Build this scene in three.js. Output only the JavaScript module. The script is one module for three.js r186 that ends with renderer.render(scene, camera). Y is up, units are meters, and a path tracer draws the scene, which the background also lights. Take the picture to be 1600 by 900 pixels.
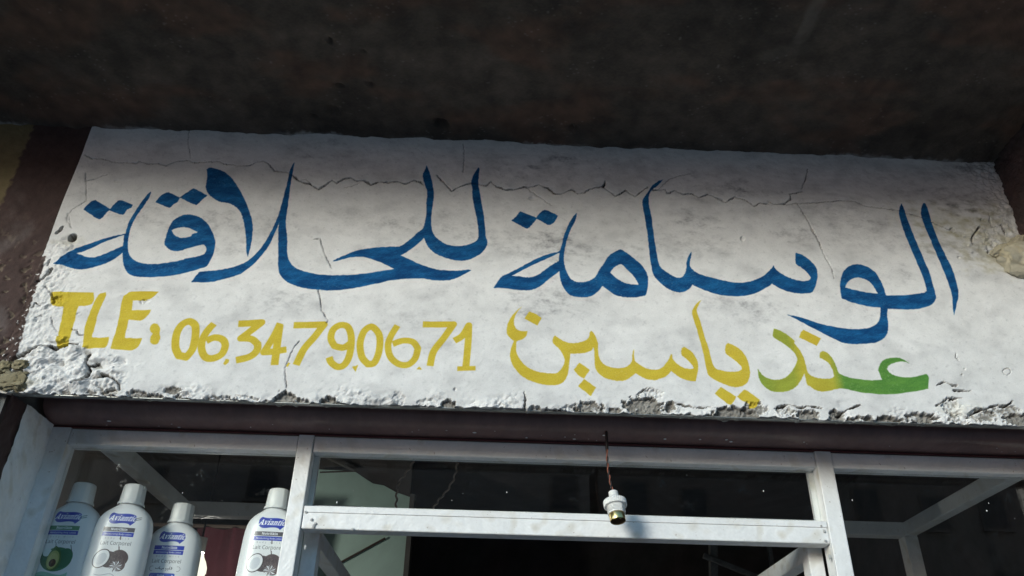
import * as THREE from 'three';
import { RoundedBoxGeometry } from 'three/addons/geometries/RoundedBoxGeometry.js';
import { mergeGeometries, toCreasedNormals, mergeVertices } from 'three/addons/utils/BufferGeometryUtils.js';
import { Sky } from 'three/addons/objects/Sky.js';
import { createNoise2D, createNoise3D } from 'simplex-noise';

// ------------------------------------------------------------------ camera, sky, sun, exposure
const scene = new THREE.Scene();
const rad = THREE.MathUtils.degToRad;
const camera = new THREE.PerspectiveCamera(2 * Math.atan(450 / 1250) * 180 / Math.PI, 16 / 9, 0.05, 400);
camera.position.set(0, 1.65, 0);
camera.rotation.set(rad(31), rad(-1.5), rad(1.3), 'YXZ');
camera.updateMatrixWorld(true);

const SUN_AZ = 37, SUN_EL = 15;                    // degrees to the left of the shop's axis (behind the camera), above the horizon
const sunDir = new THREE.Vector3(-Math.sin(rad(SUN_AZ)) * Math.cos(rad(SUN_EL)), Math.sin(rad(SUN_EL)), Math.cos(rad(SUN_AZ)) * Math.cos(rad(SUN_EL)));
const sky = new Sky();
sky.name = 'sky';
sky.scale.setScalar(300);
sky.userData.kind = 'structure';
sky.material.uniforms.turbidity.value = 3;
sky.material.uniforms.rayleigh.value = 2.6;
sky.material.uniforms.mieCoefficient.value = 0.004;
sky.material.uniforms.sunPosition.value.copy(sunDir);
scene.add(sky);
scene.environmentIntensity = 0.3;
const sun = new THREE.DirectionalLight(new THREE.Color().setRGB(1, 0.975, 0.935), 2.0);
sun.name = 'sun';
sun.position.copy(sunDir).multiplyScalar(20).add(new THREE.Vector3(0, 2, -1.2));
sun.target.position.set(0, 2, -1.2);
sun.castShadow = true;
sun.shadow.radius = 32;
sun.shadow.mapSize.set(2048, 2048);
Object.assign(sun.shadow.camera, { left: -6, right: 6, top: 5, bottom: -5, near: 1, far: 60 });
scene.add(sun, sun.target);
const renderer = new THREE.WebGLRenderer({ antialias: true });
renderer.toneMapping = THREE.LinearToneMapping;
renderer.toneMappingExposure = 1.28;
renderer.shadowMap.enabled = true;

// ------------------------------------------------------------------ helpers
let seed = 7;
const rnd = () => { seed = (seed + 0x6d2b79f5) | 0; let t = Math.imul(seed ^ (seed >>> 15), 1 | seed); t = (t + Math.imul(t ^ (t >>> 7), 61 | t)) ^ t; return ((t ^ (t >>> 14)) >>> 0) / 4294967296; };
const n2 = createNoise2D(rnd), n2b = createNoise2D(rnd), n3 = createNoise3D(rnd);
const fbm = (x, y, o = 4, f = n2) => { let s = 0, a = 0.5; for (let i = 0; i < o; i++) { s += a * f(x, y); x = x * 2.03 + 7.1; y = y * 2.03 - 3.7; a *= 0.5; } return s; };
const ss = (a, b, x) => { const t = Math.min(1, Math.max(0, (x - a) / (b - a))); return t * t * (3 - 2 * t); };
const lerp = (a, b, t) => a + (b - a) * t;
const V = (x, y, z) => new THREE.Vector3(x, y, z);
// a pixel of the 1600 x 900 photograph gives a direction; the plane z = const of the thing it lies on gives the distance
function P(px, py, z) {
  const d = V((px - 800) / 1250, (450 - py) / 1250, -1).applyQuaternion(camera.quaternion);
  return d.multiplyScalar(z / d.z).add(camera.position.clone().setZ(0));
}
const taken = new Map();
const numbered = (name) => { const k = taken.get(name) ?? 0; taken.set(name, k + 1); return k ? `${name}_${String(k).padStart(3, '0')}` : name; };
function tag(o, label, category, group, kind) {
  o.userData.label = label; if (category) o.userData.category = category;
  if (group) o.userData.group = group; if (kind) o.userData.kind = kind;
  return o;
}
function add(name, geo, mat, parent) {
  const m = new THREE.Mesh(geo, mat);
  m.name = parent ? name : numbered(name); m.castShadow = m.receiveShadow = true;
  (parent ?? scene).add(m); return m;
}
function thing(name, label, category, pos = V(0, 0, 0), group) {
  const g = new THREE.Group(); g.name = numbered(name); g.position.copy(pos); scene.add(g);
  return tag(g, label, category, group);
}
function metricUV(g) {            // uv in metres from the dominant face direction
  const p = g.attributes.position, n = g.attributes.normal, uv = new Float32Array(p.count * 2);
  for (let i = 0; i < p.count; i++) {
    const ax = Math.abs(n.getX(i)), ay = Math.abs(n.getY(i)), az = Math.abs(n.getZ(i));
    const [u, v] = az >= ax && az >= ay ? [p.getX(i), p.getY(i)] : ay >= ax ? [p.getX(i), p.getZ(i)] : [p.getZ(i), p.getY(i)];
    uv[i * 2] = u; uv[i * 2 + 1] = v;
  }
  g.setAttribute('uv', new THREE.BufferAttribute(uv, 2)); return g;
}
// box given by its extents, edges rounded
function box(x0, x1, y0, y1, z0, z1, r = 0.002) {
  const w = Math.abs(x1 - x0), h = Math.abs(y1 - y0), d = Math.abs(z1 - z0);
  const g = r > 0 ? new RoundedBoxGeometry(w, h, d, 2, Math.min(r, w / 2.1, h / 2.1, d / 2.1)) : new THREE.BoxGeometry(w, h, d);
  g.translate((x0 + x1) / 2, (y0 + y1) / 2, (z0 + z1) / 2);
  return metricUV(g);
}
// a square bar between two points
function bar(a, b, w, h = w, r = 0.002) {
  const len = a.distanceTo(b), g = metricUV(new RoundedBoxGeometry(w, h, len, 2, Math.min(r, w / 2.1, h / 2.1)));
  const m = new THREE.Matrix4().lookAt(a, b, Math.abs(b.y - a.y) > 0.95 * len ? V(0, 0, 1) : V(0, 1, 0)).setPosition(a.clone().add(b).multiplyScalar(0.5));
  return g.applyMatrix4(m);
}
const tube = (pts, r, seg = 40, rs = 8) => new THREE.TubeGeometry(new THREE.CatmullRomCurve3(pts), seg, r, rs);
function canvas(w, h) { const c = document.createElement('canvas'); c.width = w; c.height = h; return [c, c.getContext('2d')]; }
function texData(w, h, fn, srgb = true) {          // fn(x, y) -> [r, g, b] 0..1 (sRGB when srgb); y = 0 at the bottom
  const d = new Uint8Array(w * h * 4);
  for (let y = 0, i = 0; y < h; y++) for (let x = 0; x < w; x++, i += 4) {
    const c = fn(x, y); d[i] = Math.max(0, Math.min(255, c[0] * 255)); d[i + 1] = Math.max(0, Math.min(255, c[1] * 255)); d[i + 2] = Math.max(0, Math.min(255, c[2] * 255)); d[i + 3] = 255;
  }
  const t = new THREE.DataTexture(d, w, h);
  t.magFilter = THREE.LinearFilter; t.minFilter = THREE.LinearMipmapLinearFilter; t.generateMipmaps = true;
  if (srgb) t.colorSpace = THREE.SRGBColorSpace;
  t.wrapS = t.wrapT = THREE.RepeatWrapping; t.needsUpdate = true; return t;
}
const tileNoise = (u, v, f, k = 0) => { const a = u * Math.PI * 2, b = v * Math.PI * 2, R = f / (Math.PI * 2); return n3(Math.cos(a) * R + k, Math.sin(a) * R + Math.cos(b) * R * 0.7, Math.sin(b) * R + k * 3.1); };
function grainTex(size, base, spread, freqs, tint = [0, 0, 0], metres = 0.5) {
  const t = texData(size, size, (x, y) => {
    let s = 0, a = 1, tot = 0; freqs.forEach((f, i) => { s += a * tileNoise(x / size, y / size, f, i * 5.3); tot += a; a *= 0.62; }); s /= tot;
    const k = tileNoise(x / size, y / size, freqs[0] * 0.7, 31);
    return base.map((c, i) => c * (1 + spread * s) + tint[i] * k);
  });
  t.repeat.set(1 / metres, 1 / metres); return t;
}
function bumpTex(size, freqs, metres) {
  const t = texData(size, size, (x, y) => { let s = 0, a = 1, tot = 0; freqs.forEach((f, i) => { s += a * tileNoise(x / size, y / size, f, 11 + i * 3.7); tot += a; a *= 0.6; }); const v = 0.5 + 0.5 * s / tot; return [v, v, v]; }, false);
  t.repeat.set(1 / metres, 1 / metres); return t;
}
const std = (o) => new THREE.MeshStandardMaterial(o);
const phys = (o) => new THREE.MeshPhysicalMaterial(o);
const lin = (r, g, b) => new THREE.Color().setRGB(r, g, b);

// ------------------------------------------------------------------ main planes, from the photograph
const ZW = -1.16, ZF = -1.30;                       // face of the sign wall, face of the white steel frame
const H = P(800, 638, ZW).y;                        // underside of the sign wall
const TOP = P(800, 222, ZW).y;                      // underside of the overhang
const xWL = P(145, 195, ZW).x, xWR = P(1545, 247, ZW).x;
const ZO = -0.59;                                   // outer edge of the overhang
const xF0 = P(103, 700, ZF).x, xM0 = P(461, 720, ZF).x, xM1 = P(486, 720, ZF).x, xM2 = P(1277, 735, ZF).x, xM3 = P(1303, 735, ZF).x;
const xF1 = xM3 + (xM0 - xF0);
const yRailTop = H - 0.002, yRailBot = P(800, 716, ZF).y, yBarTop = P(880, 801.5, ZF).y, yBarBot = P(880, 838, ZF).y;
const FW = xM1 - xM0;
const xJL = xF0 - 0.036, xJR = xF1 + 0.036;         // jambs of the opening
// console.log('H', H, 'TOP', TOP, 'wall x', xWL, xWR, 'frame', xF0, xM0, xM1, xM2, xM3, xF1, 'rail', yRailTop, yRailBot, 'bar', yBarTop, yBarBot);

// ------------------------------------------------------------------ materials
const bumpFine = bumpTex(512, [24, 60, 140], 0.25), bumpSmooth = bumpTex(256, [6, 14, 40], 0.3);
const M = {
  whitePaint: (() => {
    const S = 1024, t = texData(S, S, (x, y) => {
      const u = x / S, v = y / S, a = tileNoise(u, v, 4, 1), b = tileNoise(u, v, 14, 2), c = tileNoise(u, v, 70, 3), d = tileNoise(u, v, 150, 4), grime = Math.max(0, tileNoise(u, v, 9, 6) * 0.6 + b * 0.5 - 0.25), chip = ss(0.80, 0.86, tileNoise(u, v, 26, 8) * 0.75 + d * 0.25) ;
      let q = [0.885, 0.89, 0.888].map((k, m) => k * (1 + 0.02 * a + 0.016 * b + 0.012 * c) * (1 - grime * [0.16, 0.19, 0.25][m]));
      return q.map((k, m) => lerp(k, [0.50, 0.43, 0.38][m], chip * 0.7));
    }); t.repeat.set(1 / 0.4, 1 / 0.4);
    return std({ map: t, bumpMap: bumpSmooth, bumpScale: 0.0016, roughness: 0.45 });
  })(),
  brownPaint: std({ map: grainTex(512, [0.29, 0.225, 0.215], 0.16, [6, 20, 60, 130], [0.012, 0.004, 0], 0.35), bumpMap: bumpSmooth, bumpScale: 0.0012, roughness: 0.38 }),
  platePaint: std({ map: grainTex(512, [0.43, 0.33, 0.315], 0.16, [6, 20, 60, 130], [0.012, 0.004, 0], 0.35), bumpMap: bumpSmooth, bumpScale: 0.0012, roughness: 0.34 }),
  redSeam: std({ color: lin(0.09, 0.022, 0.022), roughness: 0.6 }),
  steel: std({ map: grainTex(256, [0.62, 0.62, 0.6], 0.2, [8, 30, 90], [0, 0, 0], 0.2), roughness: 0.4, metalness: 0.6 }),
  glass: (() => {
    const t = texData(512, 512, (x, y) => { const u = x / 512, v = y / 512, k = ss(0.25, 0.8, tileNoise(u, v, 7, 21) * 0.7 + tileNoise(u, v, 22, 22) * 0.5) * (0.5 + 0.5 * tileNoise(u, v, 60, 23)); return [0, Math.max(0, k), 0]; }, false); t.repeat.set(2.2, 2.2);
    return phys({ color: lin(0.97, 0.98, 0.975), transmission: 1, thickness: 0, roughness: 0.16, roughnessMap: t, ior: 1.5 });
  })(),
  bottle: phys({ color: lin(0.80, 0.815, 0.82), roughness: 0.36, clearcoat: 0.25, clearcoatRoughness: 0.2 }),
  cap: phys({ color: lin(0.78, 0.80, 0.80), roughness: 0.4 }),
  plastic: phys({ color: lin(0.72, 0.72, 0.70), roughness: 0.45 }),
  brass: std({ color: lin(0.62, 0.47, 0.20), roughness: 0.3, metalness: 1 }),
  brassIn: std({ color: lin(0.16, 0.10, 0.055), roughness: 0.7, metalness: 0.4 }),
  copperWire: std({ color: lin(0.23, 0.075, 0.045), roughness: 0.6 }),
  blackWire: std({ color: lin(0.018, 0.013, 0.013), roughness: 0.6 }),
  twineWire: std({ color: lin(0.34, 0.27, 0.22), roughness: 0.8 }),
  mint: std({ map: grainTex(256, [0.74, 0.86, 0.82], 0.06, [4, 10, 30, 70], [0.02, 0.02, 0.02], 0.8), roughness: 0.8 }),
  sooty: std({ map: grainTex(256, [0.31, 0.295, 0.29], 0.22, [4, 10, 30, 70], [0.02, 0.0, 0], 0.8), roughness: 0.9 }),
  greyInside: std({ map: grainTex(256, [0.40, 0.40, 0.39], 0.12, [3, 9, 30, 70], [0.02, 0.01, 0], 0.9), roughness: 0.9 }),
  floorIn: std({ map: grainTex(256, [0.42, 0.38, 0.35], 0.12, [3, 9, 30], [0, 0, 0], 1), roughness: 0.6 }),
  asphalt: std({ map: grainTex(512, [0.44, 0.435, 0.43], 0.18, [3, 8, 30, 90], [0.02, 0.015, 0.01], 3), roughness: 0.95 }),
  render: std({ map: grainTex(512, [0.70, 0.66, 0.62], 0.1, [3, 8, 24, 80], [0.03, 0.02, 0.02], 3), roughness: 0.95 }),
  render2: std({ map: grainTex(512, [0.62, 0.57, 0.53], 0.1, [3, 8, 24, 80], [0.03, 0.02, 0.02], 3), roughness: 0.95 }),
  darkWood: std({ color: lin(0.055, 0.04, 0.032), roughness: 0.7 }),
  maroon: std({ color: lin(0.055, 0.011, 0.018), roughness: 0.95 }),
};

// ================================================================== GROUND AND STREET (behind the camera; seen in the panes and by the light)
{
  const g = new THREE.PlaneGeometry(160, 160); g.rotateX(-Math.PI / 2);
  const street = add('street', metricUV(g), M.asphalt); street.position.set(0, -0.02, 40); street.userData.kind = 'structure';
  const pave = add('pavement', box(-12, 12, -0.02, 0.12, -1.1, 0.6, 0.01), std({ map: grainTex(256, [0.56, 0.55, 0.54], 0.12, [4, 12, 40], [0, 0, 0], 1.5), roughness: 0.95 }));
  pave.userData.kind = 'structure';
}

// ================================================================== SIGN WALL
const RES = 0.00125;
const wx0 = xWL, wx1 = xWR + 0.30, wy0 = H, wy1 = TOP + 0.03;
const NX = Math.round((wx1 - wx0) / RES), NY = Math.round((wy1 - wy0) / RES);
const Hgt = new Float32Array((NX + 1) * (NY + 1));
const ix = (x) => (x - wx0) / (wx1 - wx0) * NX, iy = (y) => (y - wy0) / (wy1 - wy0) * NY;
const W = (px, py) => P(px, py, ZW);
const zoomPts = (x0, y0, s, list) => { const r = []; for (let i = 0; i < list.length; i += 2) r.push([x0 + list[i] / s, y0 + list[i + 1] / s]); return r; };

const CRACKS = [];
const crack = (pts, width, depth) => CRACKS.push({ pts, width, depth });
crack([...zoomPts(0, 160, 4, [525, 325, 580, 350, 640, 350, 720, 375, 770, 375, 850, 380, 870, 368, 930, 385, 990, 380, 1035, 395, 1110, 368, 1180, 362, 1220, 378, 1300, 370, 1370, 365, 1400, 382, 1500, 390, 1560, 390, 1600, 370]),
  ...zoomPts(400, 160, 4, [40, 362, 85, 385, 115, 425, 190, 432, 230, 455])], 0.55, 0.0022);
crack(zoomPts(400, 160, 4, [230, 455, 270, 490, 340, 512, 395, 545, 440, 515, 475, 487, 505, 507, 550, 480, 590, 472, 635, 492, 680, 488, 720, 515, 780, 495, 830, 503, 880, 495, 940, 512, 990, 487, 1030, 500, 1050, 520]), 1.0, 0.004);
crack(zoomPts(400, 160, 4, [270, 490, 310, 478, 345, 512]), 0.5, 0.002);
crack(zoomPts(400, 160, 4, [550, 535, 600, 525, 650, 500]), 0.4, 0.0015);
crack(zoomPts(400, 160, 4, [1130, 455, 1180, 505, 1225, 555, 1270, 530, 1340, 505, 1400, 515, 1440, 520, 1470, 495, 1510, 530, 1560, 545, 1600, 540]), 0.85, 0.0035);
crack(zoomPts(800, 160, 4, [0, 545, 80, 525, 130, 525, 170, 510, 230, 535, 270, 570, 320, 565, 370, 542, 410, 570, 450, 565, 490, 540, 570, 525, 650, 585, 710, 548, 770, 585, 850, 525]), 0.7, 0.0032);
crack(zoomPts(800, 160, 4, [570, 525, 582, 490]), 1.3, 0.004);
crack(zoomPts(800, 160, 4, [80, 525, 160, 580, 250, 640]), 0.4, 0.0012);
crack(zoomPts(800, 160, 4, [880, 545, 960, 540, 970, 570, 1020, 548, 1070, 575, 1120, 568, 1170, 598, 1220, 575, 1270, 595, 1335, 627, 1390, 595, 1460, 615, 1515, 650, 1550, 630, 1600, 637]), 0.75, 0.0032);
crack(zoomPts(800, 160, 4, [920, 540, 980, 480, 1050, 455, 1120, 445]), 0.4, 0.0012);
crack(zoomPts(1200, 160, 4, [0, 620, 40, 640, 100, 635, 145, 605, 135, 575, 215, 558]), 0.8, 0.003);
crack(zoomPts(1200, 160, 4, [100, 640, 165, 635, 300, 628, 450, 610, 540, 615, 610, 645, 720, 660, 820, 675, 960, 715, 1080, 770, 1150, 800]), 0.55, 0.0022);
crack(zoomPts(1200, 160, 4, [175, 625, 240, 720, 300, 830, 330, 890]), 0.5, 0.0018);
crack(zoomPts(1220, 300, 3.6, [160, 185, 215, 280, 250, 370, 285, 430, 300, 490]), 0.5, 0.0018);
crack(zoomPts(1200, 160, 4, [210, 540, 235, 480, 245, 420]), 0.7, 0.002);
crack(zoomPts(0, 160, 4, [1180, 170, 1178, 250, 1190, 350]), 0.45, 0.0014);
crack(zoomPts(0, 160, 4, [535, 440, 545, 620, 460, 670, 430, 700, 440, 780]), 0.45, 0.0014);
crack(zoomPts(0, 160, 4, [540, 495, 600, 480, 670, 450]), 0.45, 0.0014);
crack(zoomPts(400, 385, 4, [390, 275, 405, 350, 410, 400, 450, 460, 440, 480]), 0.5, 0.002);
crack(zoomPts(400, 385, 4, [270, 590, 230, 640, 180, 760, 190, 880]), 0.5, 0.002);
crack(zoomPts(290, 240, 4.0917, [820, 545, 860, 540, 880, 620, 935, 735]), 0.5, 0.002);
crack(zoomPts(400, 160, 4, [1295, 260, 1302, 310, 1296, 440]), 0.45, 0.0015);
crack(zoomPts(800, 590, 4, [75, 90, 85, 130, 80, 190]), 0.9, 0.004);
crack(zoomPts(800, 590, 4, [780, 105, 840, 65, 880, 65]), 0.7, 0.003);
crack(zoomPts(800, 590, 4, [1020, 155, 1120, 180, 1260, 185]), 0.7, 0.003);
crack(zoomPts(1200, 600, 4, [60, 140, 130, 130, 200, 145, 260, 138, 340, 145]), 0.9, 0.004);
crack(zoomPts(1200, 600, 4, [440, 190, 500, 155, 580, 128]), 1.0, 0.004);
crack(zoomPts(1440, 540, 6.43, [150, 405, 220, 370, 270, 385, 310, 408, 355, 402]), 0.9, 0.0035);
crack(zoomPts(1440, 540, 6.43, [325, 453, 400, 455, 470, 462, 500, 455]), 1.0, 0.004);
crack(zoomPts(1440, 540, 6.43, [150, 605, 200, 575, 265, 530, 410, 530]), 1.0, 0.004);
crack(zoomPts(1440, 540, 6.43, [500, 690, 570, 650, 640, 640, 700, 610, 760, 600]), 1.0, 0.004);
crack(zoomPts(1440, 540, 6.43, [800, 610, 860, 605, 910, 570, 925, 550]), 0.8, 0.0035);
crack(zoomPts(1440, 540, 6.43, [340, 80, 345, 130, 375, 158]), 0.5, 0.002);
crack(zoomPts(1440, 540, 6.43, [860, 225, 815, 250, 830, 285, 870, 295, 900, 260, 880, 228, 860, 225]), 0.4, 0.0015);
crack(zoomPts(1480, 330, 7.5, [380, 180, 340, 230, 300, 290, 285, 350, 300, 390]), 1.0, 0.004);
crack(zoomPts(1480, 330, 7.5, [490, 20, 500, 110, 530, 180, 610, 190]), 0.6, 0.002);
crack(zoomPts(1480, 330, 7.5, [630, 160, 660, 220, 680, 275]), 1.2, 0.005);
crack(zoomPts(1480, 330, 7.5, [410, 380, 450, 440, 490, 480]), 0.7, 0.003);
crack(zoomPts(1480, 330, 7.5, [590, 450, 620, 425]), 1.3, 0.005);
// breaks of the lower left corner
crack(zoomPts(0, 440, 5, [110, 600, 180, 560, 230, 530, 320, 500, 390, 505, 430, 525, 480, 510, 540, 492, 610, 490]), 1.5, 0.006);
crack(zoomPts(0, 440, 5, [400, 275, 405, 320, 425, 370, 450, 390]), 0.6, 0.0025);
crack(zoomPts(0, 440, 5, [560, 370, 600, 380, 610, 410, 650, 420]), 0.6, 0.0025);
crack(zoomPts(0, 440, 5, [690, 560, 670, 630, 700, 690, 670, 740, 620, 780, 560, 795]), 1.9, 0.008);
crack(zoomPts(0, 440, 5, [690, 660, 730, 650, 780, 632]), 1.2, 0.005);
crack(zoomPts(0, 440, 5, [780, 725, 840, 735, 890, 765, 930, 800, 935, 840]), 1.9, 0.008);
crack(zoomPts(0, 440, 5, [250, 195, 275, 165, 315, 185]), 0.8, 0.003);
crack(zoomPts(0, 300, 5.625, [500, 360, 530, 340, 550, 305]), 1.5, 0.006);
crack(zoomPts(0, 300, 5.625, [450, 680, 410, 730, 370, 765, 320, 790]), 1.4, 0.006);
crack(zoomPts(0, 300, 5.625, [440, 590, 410, 650]), 1.2, 0.005);
crack(zoomPts(0, 300, 5.625, [600, 190, 590, 250, 630, 320]), 0.5, 0.002);
crack(zoomPts(0, 385, 4, [280, 250, 320, 290, 330, 330]), 0.7, 0.003);

// jagged line between the traced points
function jag(pts, wob) {
  const out = [];
  for (let i = 0; i + 1 < pts.length; i++) {
    const [ax, ay] = pts[i], [bx, by] = pts[i + 1], L = Math.hypot(bx - ax, by - ay), n = Math.max(1, Math.round(L / 2.2));
    for (let k = 0; k < n; k++) { const t = k / n, e = k ? wob : 0; out.push([lerp(ax, bx, t) + (rnd() - 0.5) * 2 * e, lerp(ay, by, t) + (rnd() - 0.5) * 2 * e]); }
  }
  out.push(pts[pts.length - 1]); return out;
}
for (const c of CRACKS) { c.line = jag(c.pts, 0.75).map(([a, b]) => W(a, b)); c.vary = c.line.map((p) => 0.55 + 0.65 * Math.max(0, 0.5 + n2(p.x * 40, p.y * 40 + 9))); }

const CHIPS = [   // photo px: x, y, radius x, radius y, depth in metres (negative: stands proud)
  [445, 622, 18, 11, 0.010], [420, 632, 14, 8, 0.010], [512, 628, 13, 9, 0.012], [470, 630, 16, 8, 0.008], [578, 634, 12, 4, 0.008], [590, 640, 16, 5, 0.010],
  [622, 622, 10, 11, 0.004], [667, 630, 15, 8, 0.004], [700, 632, 11, 7, 0.011], [720, 640, 10, 5, 0.009],
  [835, 641, 20, 5, 0.010], [895, 638, 14, 6, 0.006], [922, 636, 22, 9, 0.010], [960, 640, 10, 5, 0.007], [1005, 634, 30, 14, 0.009], [1022, 615, 14, 9, 0.004], [1048, 634, 8, 7, 0.012], [1078, 650, 12, 5, 0.013], [1105, 652, 12, 5, 0.010],
  [1150, 646, 34, 12, 0.010], [1180, 638, 20, 10, 0.006], [1225, 640, 14, 7, 0.006], [1262, 648, 20, 7, 0.010], [1308, 648, 12, 8, 0.010], [1345, 656, 22, 7, 0.012], [1390, 656, 22, 7, 0.012], [1440, 652, 24, 7, 0.011],
  [1487, 635, 13, 12, 0.007], [1500, 655, 16, 8, 0.006], [1535, 648, 22, 9, 0.008], [1575, 640, 20, 8, 0.006], [1600, 655, 30, 9, 0.009],
  [170, 612, 12, 6, 0.008], [215, 614, 18, 5, 0.008], [240, 618, 16, 5, 0.008], [270, 608, 14, 5, 0.006], [285, 618, 12, 5, 0.006], [340, 622, 18, 5, 0.006], [385, 622, 20, 5, 0.005],
  [1489, 359, 3.2, 3.4, 0.006], [1534, 343, 2.2, 2.2, 0.005], [1546, 395, 3, 3, 0.006], [1498, 403, 2.2, 1.6, 0.005], [1523, 396, 4, 2, 0.004], [1511, 371, 4, 1.6, 0.003], [831, 309, 6, 2.6, 0.003], [1160, 373, 2.6, 4, 0.004], [711, 609, 2.2, 2.4, 0.005],
  [1507, 577, 1.3, 1.3, 0.004], [1503, 586, 1.3, 1.3, 0.004], [90, 468, 8, 6, 0.004], [226, 472, 7, 3.5, 0.003], [183, 283, 4, 2, 0.002], [75, 480, 5, 4, 0.004], [60, 497, 7, 5, 0.004], [122, 490, 3, 2, 0.002],
];
const BULGE = [ // proud lumps
  [165, 592, 26, 17, 0.007], [75, 585, 30, 16, 0.004], [120, 570, 26, 14, 0.004], [60, 545, 22, 7, 0.006], [90, 530, 22, 6, 0.006], [118, 600, 20, 8, 0.003], [1555, 385, 22, 14, 0.006], [1530, 372, 24, 18, 0.003], [100, 385, 14, 10, 0.004], [1520, 640, 24, 8, 0.003],
];
const toM = (px, py, rx, ry) => { const c = W(px, py), a = W(px + rx, py), b = W(px, py + ry); return [c, a.distanceTo(c), b.distanceTo(c)]; };
const pHole = W(113, 371), pBreak = W(95, 580);
{
  for (let j = 0; j <= NY; j++) for (let i = 0; i <= NX; i++) {
    const x = wx0 + (i / NX) * (wx1 - wx0), y = wy0 + (j / NY) * (wy1 - wy0);
    let h = 0.004 * fbm(x * 2.2, y * 3.1, 2) + 0.0009 * fbm(x * 9 + 3, y * 13, 3) + 0.00022 * fbm(x * 60, y * 80, 3, n2b);
    // trowel ridges, mostly along the wall
    h += 0.00022 * n2b(x * 5 + 2, y * 55 + 1.5 * n2(x * 4, y * 4));
    // ragged lower strip
    const up = y - wy0 + 0.022 * fbm(x * 9, y * 14 + 5, 4) + 0.004, low = ss(0.034, 0.004, up);
    const q2 = fbm(x * 17 + 8, y * 26 + 1, 3) * 6, rt = Math.floor(q2) + ss(0.8, 1, q2 - Math.floor(q2));
    h += low * 0.0016 * rt * ss(-0.1, 0.3, fbm(x * 9 + 30, 2.4, 2));
    const rg = Math.abs(fbm(x * 30, y * 42, 3)) * 2.6 + 0.1, some = ss(-0.05, 0.35, fbm(x * 6 + 3, 4.4, 3));
    h += low * (0.12 + 0.88 * some) * (0.0034 * (rg - 0.55) + 0.001 * fbm(x * 160, y * 160, 2, n2b) - 0.0008);
    // broken lower left corner
    const dx = (x - pBreak.x) / 0.105, dy = (y - pBreak.y) / 0.045, br = ss(1.15, 0.75, Math.hypot(dx, dy) + 0.35 * fbm(x * 30, y * 30, 3));
    const q1 = fbm(x * 13 + 2, y * 17, 3) * 6, st = Math.floor(q1) + ss(0.86, 1, q1 - Math.floor(q1));
    h += br * 0.0021 * st;
    h += br * 0.45 * (0.009 * (2.6 * Math.abs(fbm(x * 14 + 4, y * 19, 2)) - 0.5) + 0.0026 * (2 * Math.abs(fbm(x * 48, y * 60, 2, n2b)) - 0.4) + 0.0008 * fbm(x * 160, y * 160, 2));
    // rough margin beside the brown pillar
    const edge = ss(0.075, 0.0, x - wx0 + 0.02 * fbm(x * 20, y * 20, 2) - 0.02) * ss(W(80, 380).y + 0.03, W(60, 420).y, y);
    h += edge * 0.0034 * fbm(x * 70, y * 70, 3);
    const redge = ss(xWR - 0.09, xWR - 0.01, x) * ss(W(1560, 440).y, W(1560, 400).y, y) ;
    h += redge * 0.0036 * fbm(x * 55, y * 55, 3);
    Hgt[j * (NX + 1) + i] = h;
  }
  const stampE = (c, rx, ry, fn) => {
    const i0 = Math.max(0, Math.floor(ix(c.x - rx * 1.7))), i1 = Math.min(NX, Math.ceil(ix(c.x + rx * 1.7))), j0 = Math.max(0, Math.floor(iy(c.y - ry * 1.7))), j1 = Math.min(NY, Math.ceil(iy(c.y + ry * 1.7)));
    for (let j = j0; j <= j1; j++) for (let i = i0; i <= i1; i++) {
      const x = wx0 + (i / NX) * (wx1 - wx0), y = wy0 + (j / NY) * (wy1 - wy0);
      Hgt[j * (NX + 1) + i] += fn(Math.hypot((x - c.x) / rx, (y - c.y) / ry), x, y);
    }
  };
  for (const [a, b, rx, ry, d] of BULGE) { const [c, mx, my] = toM(a, b, rx, ry); stampE(c, mx, my, (q, x, y) => d * ss(1.1, 0.55, q + 0.35 * fbm(x * 60, y * 60, 3)) * (0.75 + 0.5 * fbm(x * 90, y * 90, 3))); }
  for (const [a, b, rx, ry, d] of CHIPS) { const [c, mx, my] = toM(a, b, rx, ry); stampE(c, mx, my, (q, x, y) => -ss(1.08, 0.9, q + 0.5 * fbm(x * 90, y * 90, 3)) * 0.75 * (d + 0.004 * (rx > 6) * fbm(x * 120, y * 120, 3, n2b))); }
  stampE(pHole, 0.0075, 0.007, (q) => -0.02 * ss(1.1, 0.8, q));                        // drilled hole by the pillar
  stampE(W(108, 376), 0.015, 0.012, (q) => -0.003 * ss(1.2, 0.5, q));
  for (const c of CRACKS) c.line.forEach((p, k) => {
    if (!k) return;
    const o = c.line[k - 1], L = p.distanceTo(o), n = Math.max(1, Math.ceil(L / 0.0006)), w = c.width * 0.0013;
    for (let t = 0; t < n; t++) {
      const x = lerp(o.x, p.x, t / n), y = lerp(o.y, p.y, t / n), v = c.vary[k], r = Math.max(0.0007, w * v), ci = ix(x), cj = iy(y), R = Math.ceil(r / RES) + 1;
      for (let j = Math.max(0, Math.round(cj) - R); j <= Math.min(NY, Math.round(cj) + R); j++) for (let i = Math.max(0, Math.round(ci) - R); i <= Math.min(NX, Math.round(ci) + R); i++) {
        const q = Math.hypot(i - ci, j - cj) * RES; if (q > r) continue;
        const at = j * (NX + 1) + i, base = Hgt[at]; c.done ??= new Set();
        if (!c.done.has(at)) { c.done.add(at); Hgt[at] = base - c.depth * 1.25 * v; }
      }
    }
  });
}
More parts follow.
